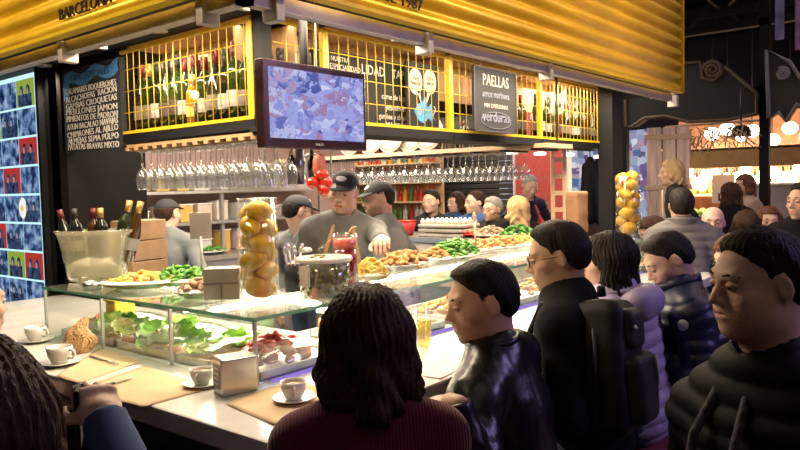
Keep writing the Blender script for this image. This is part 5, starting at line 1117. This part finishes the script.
# back wall and lit shelves behind the bar on the left
struct(MB().box((1.5, 4.5, 0), (5.2, 4.6, 2.9)).obj('wall_back', mat('tile_pink', (.60, .40, .37), .5, var=.15, scale=4)))
bk = thing('back_counter', 'steel back counter with lit shelves behind the left cooks', 'counter', (1.7, 3.9, 0))
MB().box((0, 0, 0), (2.6, .55, 1.0)).obj('counter_body', MATS['steel_soft'], bk); MB().box((-.03, -.03, 1.0), (2.63, .58, 1.04)).obj('counter_top', MATS['steel'], bk)
for z in (1.30, 1.58): MB().box((0, .25, z), (2.6, .58, z + .025)).obj('wall_shelf', MATS['steel_soft'], bk)
for x in (.0, 1.3, 2.57): MB().box((x, .27, 1.04), (x + .03, .30, 1.85)).obj('shelf_upright', MATS['steel_soft'], bk)
rnd = random.Random(5)
cols = [((.72, .55, .50), 'pink'), ((.80, .74, .64), 'cream'), ((.45, .36, .30), 'brown'), ((.62, .62, .60), 'grey'), ((.70, .45, .12), 'amber')]
for k, (z, n) in enumerate(((1.04, 12), (1.325, 11), (1.605, 11))):
    for i in range(n):
        c_, nm_ = cols[rnd.randrange(5)]; x = 1.78 + i * .215 + rnd.uniform(-.03, .03); m = mat('tub_' + nm_, c_, .4)
        t = thing('storage_tub', f'{nm_} lidded storage tub ' + ['on the back counter', 'on the lower back shelf', 'on the upper back shelf'][k], 'tub', (x, 4.28, z), group='storage tubs ' + ['on the back counter', 'on the lower back shelf', 'on the upper back shelf'][k]); w = rnd.uniform(.055, .085); hh = rnd.uniform(.10, .19)
        MB().box((-w, -.07, 0), (w, .07, hh), bev=.01).obj('tub_body', m, t); MB().box((-w - .005, -.075, hh), (w + .005, .075, hh + .012), bev=.003).obj('tub_lid', MATS['porcelain'], t)
for i in range(5):
    q = (1.95 + i * .42, 4.02, 1.04); dish(['first', 'second', 'third', 'fourth', 'fifth'][i] + ' white platter from the left on the back counter', q, .16, .09); heap([fry, crq, pep, prw, mus][i], ['potato wedge', 'croquette', 'green pepper', 'prawn', 'mushroom'][i] + ' heaped on a platter on the back counter', 'food on the back counter platter ' + ['of wedges', 'of croquettes', 'of peppers', 'of prawns', 'of mushrooms'][i], (q[0], q[1], q[2] + .025), .13, .07, 20, .04)

# ------------------------------------------------------------------ stalls beyond
sw = thing('roller_shutter', 'dark grey roller shutter closing the stall beyond the seated customers', 'shutter', (9.0, 4.2, 0)); 
k = MB()
for i in range(28): k.box((0, 0, i * .09), (.03, 2.5, i * .09 + .08), bev=.01)
k.obj('shutter_slats', mat('shutter_grey', (.11, .10, .10), .5, .4), sw); MB().box((-.05, -.08, 0), (.05, 0, 2.6)).obj('shutter_guide', MATS['metal_dark'], sw); MB().box((-.05, 2.5, 0), (.05, 2.58, 2.6)).obj('shutter_guide', MATS['metal_dark'], sw); MB().box((-.1, -.08, 2.52), (.25, 2.58, 2.8)).obj('shutter_box', MATS['metal_dark'], sw)
struct(MB().box((9.05, 7.0, 0), (9.15, 9.5, 3.2)).obj('wall_4', mat('wall_cream', (.62, .42, .32), .7)))
rw = thing('red_partition', 'red painted stall partition behind the man in the blue shirt', 'partition', (8.4, 3.75, 0)); MB().box((0, -.42, 0), (.06, .42, 2.7)).obj('partition_panel', mat('partition_red', (.62, .10, .08), .6), rw); MB().box((-.03, -.45, 0), (.09, -.42, 2.75)).box((-.03, .42, 0), (.09, .45, 2.75)).box((-.03, -.42, 2.7), (.09, .42, 2.75)).obj('partition_frame', MATS['porcelain'], rw)
mg_ = thing('bar_fridge', 'white lit shelf fridge of drinks beyond the far counter', 'fridge', (8.3, 4.6, 0)); 
# liquor shelves of the next stall, behind the stemware
ls = thing('bottle_shelving', 'brightly lit bottle shelving of the stall behind the hanging stemware', 'shelving', (8.2, 5.6, 0)); bpy.data.objects.remove(mg_)
MB().box((.3, 0, 0), (.35, 3.0, 2.6)).obj('back_panel', mat('panel_amber', (.75, .50, .25), .5, var=.3, scale=5), ls); MB().box((0, 0, 0), (.35, 3.0, 1.0)).obj('base_cabinet', MATS['wood_dark'], ls)
for z in (1.0, 1.32, 1.64, 1.96, 2.28): MB().box((0, 0, z), (.32, 3.0, z + .025)).obj('shelf_board', MATS['wood_pale'], ls)
LQ = []
for i, (c_, n_) in enumerate((((.75, .35, .05), 'amber'), ((.70, .68, .60), 'clear'), ((.10, .28, .06), 'green'), ((.55, .05, .04), 'red'))):
    o = single('liquor_bottle', 'bottle', MB().lathe([(0, 0), (.042, .002), (.042, .16), (.015, .20), (.015, .26), (0, .262)], n=10), mat('liquor_' + n_, c_, .2)); LQ.append((o, n_))
fl_ = [True] * 4
for z in (1.025, 1.345, 1.665, 1.985):
    for i in range(26):
        k = rnd.randrange(4); o, n_ = LQ[k]
        if fl_[k]: fl_[k] = False
        else: o = copy_tree(o)
        o.location = (8.33 + rnd.uniform(-.03, .03), 5.68 + i * .112, z); o['label'] = n_ + ' liquor bottle on the bright shelving behind the hanging stemware'; o['group'] = n_ + ' liquor bottles on the shelving'; o['category'] = 'bottle'
area('shelving_lamp', (7.9, 7.0, 2.7), (.3, 2.6), 60, (1, .8, .5), rot=(0, math.radians(-20), 0))

# dark carved fascias of the stalls on the right
def outline(pts, X): return [(AX(x, y, X).y, AX(x, y, X).z) for x, y in pts]
def fascia(name, label, pts, X, th, m, trim, scroll=None):
    P = outline(pts, X); y0, z0 = P[0]; t = thing(name, label, 'stall sign', (X, y0, z0)); M3 = Matrix(((0, 0, 1, 0), (1, 0, 0, 0), (0, 1, 0, 0), (0, 0, 0, 1)))
    MB().prism([(y - y0, z - z0) for y, z in P], th, M3).obj('sign_panel', m, t)
    MB().tube([(-.015, y - y0, z - z0) for y, z in P], .022, 6, True).obj('sign_moulding', trim, t)
    if scroll:
        (sx, sy), R, a0 = scroll; c = AX(sx, sy, X); pts = []
        for k in range(34):
            a = k * .42; r = R * (1 - k / 38); pts.append((-.02, c.y - y0 + r * math.cos(a0 + a), c.z - z0 + r * math.sin(a0 + a)))
        MB().tube(pts, .018, 6).obj('scroll_moulding', trim, t)
    return t
fascia('stall_fascia', 'dark carved stall fascia with scroll moulding right of the yellow awning', [(626, 126), (626, 70), (680, 64), (700, 62), (703, 78), (714, 81), (722, 74), (725, 67), (757, 93), (757, 114), (728, 120), (690, 122), (665, 116), (645, 118), (632, 127)], 7.6, .18, mat('fascia_dark', (.014, .012, .011), .7), mat('moulding_tan', (.11, .075, .04), .5), ((713, 70), .11, 0.))
fascia('stall_fascia', 'grey scroll edged stall fascia at the right edge beneath the banners', [(769, 118), (767, 50), (790, 62), (800, 78), (815, 78), (815, 110), (797, 104), (786, 122), (779, 112)], 7.4, .12, mat('fascia_grey', (.025, .025, .03), .6), mat('moulding_grey', (.22, .22, .25), .5), ((783, 74), .07, 1.))
fr_ = thing('steel_gantry', 'dark steel gantry carrying the stall fascias on the right', 'frame', (7.75, 0, 0))
ya, yb = AX(626, 100, 7.75).y, AX(764, 100, 7.75).y
MB().box((0, yb - .05, 0), (.1, yb + .05, 3.6)).obj('frame_post', MATS['roof_dark'], fr_); MB().box((0, ya + .0, 0), (.1, ya + .1, 3.4)).obj('frame_post', MATS['roof_dark'], fr_); MB().box((0, -2.2, 2.35), (.12, ya, 2.45)).box((0, -2.2, 3.3), (.12, ya, 3.38)).obj('frame_beam', MATS['roof_dark'], fr_)
MB().box((.0, -2.2, 2.45), (.06, ya, 2.62)).obj('frame_board', MATS['roof_dark'], fr_)
for i, (x0_, x1_, y1_, c_) in enumerate(((775, 784, 40, (.20, .20, .42)), (795, 806, 50, (.30, .16, .30)))):
    a = AX(x0_, y1_, 6.8); b = AX(x1_, y1_, 6.8); t = thing('hanging_banner', ['narrow blue banner hanging at the top right', 'purple banner at the top right corner'][i], 'banner', (6.8, a.y, a.z)); MB().box((0, b.y - a.y, 0), (.012, 0, 1.3)).obj('banner_cloth', mat('banner_%d' % i, c_, .7, var=.5, scale=6), t); MB().cyl((0, b.y - a.y - .02, 1.3), (0, .02, 1.3), .015).obj('banner_rod', MATS['metal_dark'], t); MB().cyl((0, (b.y - a.y) / 2, 1.3), (0, (b.y - a.y) / 2, 5.0 - a.z), .006, n=5).obj('banner_cord', MATS['metal_dark'], t)
# wooden pillar
q = AD(668, 200, 7.2); pl = thing('timber_pillar', 'pale rough timber pillar behind the man in the grey puffer jacket', 'pillar', (q.x, q.y, 0)); Mz = Matrix.Rotation(math.radians(20), 4, 'Z'); tm_ = mat('timber', (.78, .60, .46), .7, var=.3, scale=6, bump=.5, bscale=12, stretch=(4, 4, .5))
for j, (a, b) in enumerate(((-.2, -.08), (-.07, .05), (.06, .2))): MB().box((-.1, a, 0), (.1, b, 2.12), Mz, bev=.01).obj('timber_board', tm_, pl)
for z in (.9, 1.5, 2.0): MB().box((-.115, -.22, z), (-.1, .22, z + .05), Mz).obj('timber_band', MATS['wood_pale'], pl)
hd = thing('dried_garland', 'garland of dried straw and husks hanging under the fascia by the timber pillar', 'garland', AD(705, 140, 7.3)); g = MB(); rr_ = random.Random(2)
for k in range(70): p = Vector((rr_.uniform(-.1, .1), rr_.uniform(-.45, .35), rr_.uniform(-.05, .14))); g.tube([p, p + Vector((rr_.uniform(-.05, .05), rr_.uniform(-.14, .14), rr_.uniform(-.2, -.02)))], [.008, .003], 5)
g.obj('dried_strands', mat('straw', (.45, .33, .2), .8, var=.4), hd); hd['kind'] = 'stuff'; MB().cyl((0, -.5, .16), (0, .4, .16), .012, n=6).obj('garland_cord', MATS['cork'], hd)
# bright fruit stall
XF = 9.2; ya, yb = AX(655, 200, XF).y, -1.2
fs = thing('market_stall', 'glowing fruit stall under a tan awning beam on the right', 'market stall', (XF, yb, 0))
L = ya - yb
MB().box((0, 0, 0), (.9, L, 1.05)).obj('stall_body', mat('stall_cream', (.62, .5, .42), .6), fs); MB().box((-.05, -.0, 1.05), (.9, L, 1.09)).obj('stall_top', MATS['steel'], fs)
MB().box((-.5, -.3, 1.74), (-.42, L - .25, 1.98)).obj('awning_beam', mat('beam_tan', (.62, .36, .13), .6, var=.08), fs); MB().box((-.5, -.3, 1.96), (-.2, L - .25, 1.99)).obj('awning_roof', MATS['beam_tan'], fs)
MB().box((1.2, -.1, 0), (1.25, L + .05, 2.9)).obj('stall_back', mat('stall_orange', (.75, .38, .20), .6, var=.35, scale=4), fs)
for y in (.02, L - .1): MB().box((0, y, 1.09), (.05, y + .05, 2.02)).obj('stall_post', MATS['wood_pale'], fs)
for z in (1.35, 1.62): MB().box((.5, 0, z), (.95, L, z + .03)).obj('fruit_shelf', MATS['wood_pale'], fs)
bl = thing('bulb_lamp', 'x', 'lamp', (0, 0, -5)); MB().sph((0, 0, -.07), (.075, .075, .085), 12).obj('lamp_bulb', glow('stall_bulb', (1, .80, .50), 14), bl); MB().cyl((0, 0, 0), (0, 0, .10), .02, .012, 8).obj('lamp_cap', MATS['metal_dark'], bl); MB().cyl((0, 0, .10), (0, 0, .38), .004, n=5).obj('lamp_cord', MATS['metal_dark'], bl)
for i, px in enumerate((668, 684, 702, 719, 733, 748, 759, 770, 780, 794)):
    q = AX(px, 200, XF + .42); o = copy_tree(bl); o.location = (q.x, q.y, 1.58 - .06 * (i % 2)); o['label'] = 'small warm bulb in the lower row over the fruit stall'; o['group'] = 'lower bulbs over the fruit stall'; o['category'] = 'lamp'
for i, px in enumerate((662, 672, 688, 697, 706, 715, 727, 737, 746, 755, 764, 774, 783, 791, 799)):
    q = AX(px, 188 + 3 * (i % 3), XF + .15); o = bl if i == 0 else copy_tree(bl); o.location = (q.x, q.y, 1.66 - .05 * (i % 2) + .06 * (i % 3)); o['label'] = 'bright warm bulb hanging over the fruit stall on the right'; o['group'] = 'bulbs over the fruit stall'
FR = []
for c_, n_, s_ in (((.80, .12, .03), 'red', (.045, .045, .042)), ((.90, .42, .04), 'orange', (.045, .045, .043)), ((.85, .70, .10), 'yellow', (.04, .05, .04)), ((.25, .42, .06), 'green', (.045, .045, .045))):
    o = single('fruit', 'fruit', MB().sph((0, 0, 0), s_, 10), mat('fruit_' + n_, c_, .3)); FR.append((o, n_))
ff = [True] * 4
for z, xo, nr in ((1.13, .12, 3), (1.42, .65, 2), (1.69, .65, 2)):
    for i in range(26):
        for j in range(nr):
            k = (i // 5 + int(z * 10)) % 4; o, n_ = FR[k]
            if ff[k]: ff[k] = False
            else: o = copy_tree(o)
            o.location = (XF + xo + j * .09, yb + .12 + i * (L - .2) / 26, z + .0 + .02 * (j % 2)); o['label'] = n_ + ' fruit laid out on the glowing stall at the right'; o['group'] = n_ + ' fruit on the stall'; o['category'] = 'fruit'
for i, (px, py) in enumerate(((712, 134), (727, 129), (752, 131), (772, 140), (790, 128))):
    p = AD(px, py, 9.6); t = thing('flood_lamp', ['leftmost', 'second', 'middle', 'fourth', 'rightmost'][i] + ' white flood lamp glowing above the tan awning beam', 'lamp', p, group='flood lamps above the fruit stall'); MB().sph((0, 0, 0), (.09, .10, .09), 14).obj('lamp_globe', glow('flood_glow', (1, .80, .62), 6), t); MB().cyl((0, 0, .07), (0, 0, 5.0 - p.z), .008, n=5).obj('lamp_cord', MATS['metal_dark'], t)
cl_ = thing('ceiling_lamp', 'black shaded lamp hanging beneath the dark fascia on the right', 'lamp', AD(741, 137, 7.3)); MB().olathe([(.03, .12), (.08, .10), (.10, 0), (.095, 0), (.075, .095), (.02, .115)], n=20).obj('lamp_shade', MATS['black_paint'], cl_); MB().sph((0, 0, .0), .05, 12).obj('lamp_bulb', glow('lamp_white', (1, .92, .8), 14), cl_); MB().cyl((0, 0, .11), (0, 0, .5), .01, n=6).obj('lamp_rod', MATS['metal_dark'], cl_)
ws_ = AX(723, 188, XF - .2); t = thing('white_notice', 'small white notice board with black symbol at the fruit stall', 'sign', (ws_.x, ws_.y, ws_.z - .2)); MB().box((0, -.14, 0), (.02, .14, .38)).obj('notice_panel', MATS['porcelain'], t); MB().box((-.004, -.06, .03), (0, .06, .13)).obj('notice_symbol', MATS['lettering_black'], t); MB().box((0, -.01, -(ws_.z - .2)), (.02, .01, 0)).obj('notice_pole', MATS['steel_soft'], t)
gb = AX(765, 205, XF - .5); t = thing('display_cabinet', 'pale grey cabinet at the right end of the fruit stall', 'cabinet', (gb.x, gb.y, 0)); MB().box((-.2, -.35, 0), (.2, .35, 1.5), bev=.02).obj('cabinet_body', mat('cab_grey', (.45, .38, .36), .5), t); MB().box((-.22, -.37, 1.5), (.22, .37, 1.53)).obj('cabinet_top', MATS['steel'], t)
# cool lit shopfront beyond the pillar
cw = thing('shop_window', 'blue and white lit shop window left of the timber pillar', 'shop window', (11.5, 3.2, 0)); MB().box((0, 0, 0), (.1, 3.2, .9)).obj('window_base', MATS['wall_far_m'], cw); MB().box((0, 0, .9), (.06, 3.2, 2.5)).obj('lit_glass', glow('shop_glow', (.6, .7, 1), .9, scale=9, vor=True, colors=[(.03, .03, .08), (.5, .55, .8), (.10, .06, .2), (.9, .92, 1), (.08, .18, .35), (.25, .08, .25), (.8, .72, .7)]), cw)
for i in range(5): MB().box((-.03, i * .78, .85), (0, i * .78 + .06, 2.55)).obj('window_bar', MATS['metal_dark'], cw)
for i in range(5):
    p = AD((600, 568, 540, 512, 484)[i], (158, 156, 155, 154, 152)[i], 6.0); t = thing('counter_spotlight', ['rightmost', 'second from right', 'middle', 'second from left', 'leftmost'][i] + ' of the small round lamps along the far end shelf', 'lamp', p, group='lamps along the far end shelf'); MB().lathe([(0, -.0), (.05, -.0), (.05, .02), (0, .03)], n=20).obj('lamp_face', glow('lamp_face2', (1, .85, .65), 5), t); MB().cyl((0, 0, .02), (0, 0, 2.36 - p.z), .006, n=5).obj('lamp_rod', MATS['metal_dark'], t)

# ------------------------------------------------------------------ people
def stool(x, y, z, rz, label):
    t = thing('bar_stool', label, 'stool', (x, y, 0), rz, group='bar stools'); MB().lathe([(0, z - .04), (.16, z - .04), (.17, z - .02), (.165, z), (0, z + .003)], n=28).obj('seat', mat('seat_maroon', (.20, .04, .05), .6), t)
    for k in range(4):
        a = PI / 4 + k * PI / 2; MB().cyl((.11 * math.cos(a), .11 * math.sin(a), z - .04), (.2 * math.cos(a), .2 * math.sin(a), 0), .014, .012).obj('leg', MATS['metal_dark'], t)
    MB().tube([(.17 * math.cos(k * PI / 12), .17 * math.sin(k * PI / 12), .22) for k in range(24)], .009, 6, True).obj('footrest', MATS['metal_dark'], t)
def pp(label, px, py, D, *a, **k):
    st = k.pop('stool', None); r = person(label, AD(px, py, D), *a, **k); Rb, base = r[2]
    if st: stool(base.x, base.y, base.z - .10, 0, st)
    return r
# woman in maroon
pp('person in a ribbed maroon sweater with long dark wavy hair seen from behind', 366, 343, 1.55, 52, body=46, sc=.93, wide=.92, hair='mid', haircol='hair_dark', hvol=.020, top=('sweater', 'wool_maroon'), lean=10, pitch=8, hands=((-.13, .34, .30), (.13, .36, .30)), stool='stool under the woman in the maroon sweater')
# man in leather jacket
lw = AD(456, 404, 1.84)
pp('person in a black leather jacket with short dark hair in profile', 481, 302, 2.1, 140, body=100, hair='short', haircol='hair_black', hvol=.008, beard=.45, top=('leather', 'leather_black'), lean=10, side=-8, pitch=10, hands=((lw.x, lw.y, lw.z, 1), (.12, .30, .30)), hdir=((.15, .9, -.1), None), curl=(.35, .5), stool='stool under the man in the leather jacket')
r = pp('person in black with glasses and short black hair wearing a backpack', 557, 257, 2.5, 118, body=108, hair='short', hvol=.013, glasses='metal_dark', top=('coat', 'cloth_dark'), lean=10, pitch=12, skin='skin_tan', stool='stool under the man wearing the backpack')
Rb, base = r[2]
# backpack
bpw = AD(604, 362, 2.36); hb = math.radians(96 - 90)
bpk = thing('backpack', 'black backpack with pale zip pull hanging behind the man with glasses', 'backpack', bpw, rot=(math.radians(-6), math.radians(6), hb))
pm = mat('nylon_black', (.009, .009, .013), .55, spec=.3, bump=.2, bscale=200); pm2 = mat('nylon_grey', (.018, .018, .028), .5, spec=.35, bump=.2, bscale=200)
def rbox(P, c, r, e): q = np.abs(P - A3(c)) - A3(r); return np.linalg.norm(np.maximum(q, 0), axis=1) + np.minimum(q.max(1), 0) - e
v, f = snet(lambda P: rbox(P * np.stack([1 + 1.6 * np.clip(P[:, 2] + .02, 0, .3), np.ones(len(P)), np.ones(len(P))], 1), (0, 0, -.01), (.095, .05, .17), .05) + .006 * noise3(P, 22, 1) + .04 * np.clip(P[:, 2] - .05, 0, 1), (-.2, -.15, -.27), (.2, .15, .27), .008); nmesh('pack_body', [(v, f)], [pm], bpk)
v, f = snet(lambda P: rbox(P, (0, -.10, -.08), (.07, .02, .08), .03) + .004 * noise3(P, 30, 1), (-.15, -.18, -.24), (.15, 0, .08), .007); nmesh('front_pocket', [(v, f)], [pm2], bpk)
v, f = snet(lambda P: rbox(P, (0, -.085, .11), (.05, .015, .04), .025) + .004 * noise3(P, 30, 1), (-.12, -.15, .0), (.12, 0, .2), .007); nmesh('upper_pocket', [(v, f)], [pm2], bpk)
MB().tube([(.05, -.155, .02), (.055, -.158, -.04), (.065, -.150, -.08)], .0045, 6).obj('zip_pull', mat('zip_pale', (.7, .68, .72), .4), bpk)
MB().tube([(-.06, -.125, .12), (-.055, -.13, .11)], .006, 6).obj('zip_toggle', MATS['zip_pale'], bpk)
MB().tube([(-.025, -.01, .215), (-.02, -.01, .245), (.02, -.01, .245), (.025, -.01, .215)], .008, 8).obj('grab_handle', pm, bpk)
for s in (-1, 1): MB().tube([(s * .07, .08, .18), (s * .085, .17, .20), (s * .09, .22, .10), (s * .09, .18, -.08), (s * .08, .08, -.17)], .012, 8).obj('shoulder_strap', pm, bpk)
for s in (-1, 1): MB().tube([(s * .145, -.02, .12), (s * .15, -.02, -.02), (s * .14, -.02, -.16)], .006, 6).obj('side_strap', pm2, bpk)
pp('person with long straight black hair in a pale lavender puffer jacket', 608, 262, 2.85, 112, body=80, sc=.93, wide=.9, hair='vlong', haircol='hair_black', hvol=.014, top=('puffer', 'puffer_lavender'), lean=8, collar=('puffer_lavender', .05), side=-7, hood='puffer_lavender', stool='stool under the woman in lavender')
r = pp('person in a shiny navy puffer jacket bending his head over his plate', 668, 260, 3.05, 128, body=118, hair='short', hvol=.006, beard=.5, pitch=32, lean=22, top=('puffer', 'puffer_navy'), hands=((-.12, .34, .26), (.12, .34, .26)), stool='stool under the man in navy')
from mathutils.bvhtree import BVHTree
gj = [c for c in COL.objects if c.parent == r[0] and c.name.startswith('puffer_jacket')][0]; Mw = Matrix.Translation(r[0].location) @ Matrix.Rotation(r[0].rotation_euler.z, 4, 'Z')
hit, nrm, _, _ = BVHTree.FromPolygons([Mw @ v.co for v in gj.data.vertices], [p.vertices[:] for p in gj.data.polygons]).ray_cast(CAM, ray(683, 325).normalized())
if hit:
    b_ = MB().lathe([(0, -.004), (.022, -.004), (.022, .003), (0, .004)], n=20, M=nrm.to_track_quat('Z', 'Y').to_matrix().to_4x4()).obj('sleeve_badge', mat('badge_white', (.6, .6, .62), .6), gj); b_.location = Mw.inverted() @ hit; b_.rotation_euler = (0, 0, -r[0].rotation_euler.z)
# large man at right edge
r = pp('person in a black quilted jacket and scarf at the right edge in profile', 757, 283, 1.6, 137, body=150, fat=.7, wide=1.12, neckl=.195, drop=.08, hair='short', hvol=.009, beard=.12, skin='skin_light', top=('puffer', 'puffer_black'), lean=4, pitch=4, hands=((-.15, .22, .1), (.15, .22, .1)), stool='stool under the man at the right edge', collar=('puffer_black', .012))
sroot = r[0]; nbz = AD(757, 283, 1.6) + Vector((0, 0, -.20))
Mb = Matrix.Rotation(math.radians(150 - 90), 4, 'Z'); sc_ = MB()
pts = [Vector((.085 * math.cos(a), .085 * math.sin(a) + .0, -.015 - .03 * math.sin(a))) for a in [PI * .5 + .5 + k * (2 * PI - 1.0) / 14 for k in range(15)]]
pts = [Vector((-.07, .15, -.26)), Vector((-.06, .13, -.14))] + pts + [Vector((.05, .135, -.14)), Vector((.06, .16, -.30))]
sf = MB().tube([Mb @ p for p in pts], .010, 8).obj('scarf', mat('scarf_check', (.05, .045, .06), .9, var=.9, scale=60, bump=.4), None); sf.location = nbz; tag(sf, 'thin dark speckled scarf round the neck of the man at the right edge', 'scarf')
# brown haired figure at the left edge, and the one past it
hw = AD(106, 420, 1.32)
pp('person with long brown hair filling the bottom left corner', -36, 444, .85, 70, body=62, sc=.95, hair='long', haircol='hair_brown', hvol=.02, top=('sweater', 'wool_blue'), lean=6, pitch=10, hands=((-.2, .3, .2), (hw.x, hw.y, hw.z, 1)), curl=(.5, .8), stool='stool under the person with long brown hair')
ph_ = AD(78, 418, 1.36); t = thing('mobile_phone', 'dark mobile phone held over the left marble edge', 'phone', ph_, rz=math.radians(60)); MB().box((-.035, -.006, -.05), (.035, .003, .06), bev=.003).obj('phone_case', MATS['black_paint'], t); MB().box((-.032, .003, -.045), (.032, .004, .055)).obj('phone_screen', mat('screen_off', (.02, .02, .03), .1), t)
pp('person with dark hair at the left edge beyond the brown haired one', -30, 306, 2.2, 10, body=20, hair='short', hvol=.012, top=('coat', 'cloth_dark'), beard=.3, lean=12, stool='stool under the person at the far left', res=1.2)
# the cook in front
cb = Vector((cf.x - .00, cf.y + .13, T + .125))
pp('person cooking in black cap and grey jacket reaching out to the fried fish', 343, 192, 4.05, 210, body=222, seated=False, sc=1.02, hair='short', haircol='hair_brown', capm='cap_black', badge='white_cloth', beard=.28, mouth=.9, top=('shirt', 'shirt_grey'), apron='strap_tan', lean=8, pitch=10, roll=7, side=-4, hands=((cb.x, cb.y, cb.z, 1), (.24, .20, .28)), curl=(.9, .5), wide=1.05, collar=('shirt_grey', .02), skin='skin_pink')
pp('person in black cap and grey jacket walking with back turned at far left', 168, 214, 5.4, 15, body=35, seated=False, hair='short', haircol='hair_brown', capm='cap_black', top=('shirt', 'shirt_grey'), res=1.5, wide=1.05)
pp('person in black cap and grey jacket left of the reaching cook', 299, 212, 4.9, -25, body=-60 + 180 + 60, seated=False, hair='short', capm='cap_black', badge='white_cloth', glasses='metal_dark', top=('shirt', 'shirt_grey'), res=1.5, pitch=12)
pp('person in black cap and grey jacket close behind the reaching cook', 378, 199, 4.7, 150, body=110, seated=False, hair='short', capm='cap_black', badge='white_cloth', beard=.7, top=('shirt', 'shirt_grey'), apron='strap_tan', res=1.4, pitch=8)
# customers beyond the far counter
F_ = dict(res=1.7)
G_ = dict(res=1.7, seated=False)
pp('person in black with short dark hair beyond the egg trays', 431, 202, 7.2, 185, body=215, hair='short', top=('shirt', 'wool_black'), **G_)
pp('person with brown hair in a dark blue coat beyond the far counter', 456, 203, 7.7, 160, body=200, hair='mid', sc=.95, haircol='hair_brown', top=('coat', 'wool_blue'), **G_)
pp('person with short hair in a bright blue jacket beyond the far counter', 475, 203, 7.0, 150, body=190, hair='crop', haircol='hair_brown', top=('coat', mat('wool_royal', (.06, .13, .38), .9) and 'wool_royal'), **G_)
pp('person with curly grey hair beyond the mushroom dish', 492, 210, 6.6, 170, body=200, hair='short', haircol='hair_grey', hvol=.018, glasses='metal_dark', top=('coat', 'wool_black'), sc=.95, **G_)
pp('person with blonde shoulder length hair beyond the green peppers', 517, 210, 6.3, 75, body=200, hair='mid', haircol='hair_blonde', hvol=.014, top=('coat', 'cloth_dark'), sc=.95, **G_)
pp('person in a dark blue shirt and red apron leaning over at the red partition', 530, 186, 7.6, 235, body=240, seated=False, hair='crop', haircol='hair_grey', lean=24, pitch=25, top=('shirt', 'puffer_navy'), apron='red_plastic', **F_)
# right hand crowd
pp('person in a grey puffer jacket with dark hair seen from behind', 681, 206, 4.8, 28, body=30, hair='short', hvol=.012, top=('puffer', 'puffer_grey'), seated=False, wide=.98, sc=.97, res=1.4)
pp('person with a bald head in a grey top facing the bar', 713, 223, 5.2, 196, body=180, hair=None, skin='skin_pink', top=('coat', 'wool_grey'), res=1.4)
pp('person with blonde hair in black beside the timber pillar', 671, 173, 6.4, 120, body=100, hair='bob', haircol='hair_blonde', top=('shirt', 'wool_black'), seated=False, res=1.7, sc=.97)
pp('person with brown hair in beige standing by the fruit stall', 744, 186, 7.4, 140, body=120, hair='mid', haircol='hair_chestnut', top=('coat', mat('wool_beige', (.38, .27, .2), .9) and 'wool_beige'), seated=False, res=1.8, sc=.97)
pp('person with long brown hair in dark clothes by the white notice', 730, 195, 6.5, 60, body=60, hair='long', haircol='hair_brown', top=('coat', 'cloth_dark'), seated=False, res=1.8, sc=.92)
pp('person with chestnut hair and glasses right beyond the navy jacket', 734, 258, 3.6, 132, body=120, hair='mid', haircol='hair_chestnut', glasses='metal_dark', hvol=.014, top=('coat', 'cloth_dark'), sc=.94, res=1.2, pitch=15)
pp('person with short brown hair and light fringe beyond the bald man', 745, 226, 5.3, 40, body=60, hair='bob', haircol='hair_brown', top=('coat', 'cloth_dark'), sc=.93, res=1.5)
pp('person with reddish brown hair beside the far right crowd', 769, 222, 5.4, 200, body=210, hair='bob', haircol='hair_chestnut', top=('coat', 'wool_maroon'), sc=.93, res=1.5)
pp('person with dark hair cut off by the right edge', 803, 202, 4.5, 150, body=170, hair='short', top=('coat', 'cloth_dark'), seated=False, res=1.4)
pp('person with brown hair bent low behind the far lemon jar', 652, 232, 5.3, 130, body=120, hair='mid', haircol='hair_brown', top=('coat', 'cloth_dark'), sc=.92, res=1.5, pitch=25)
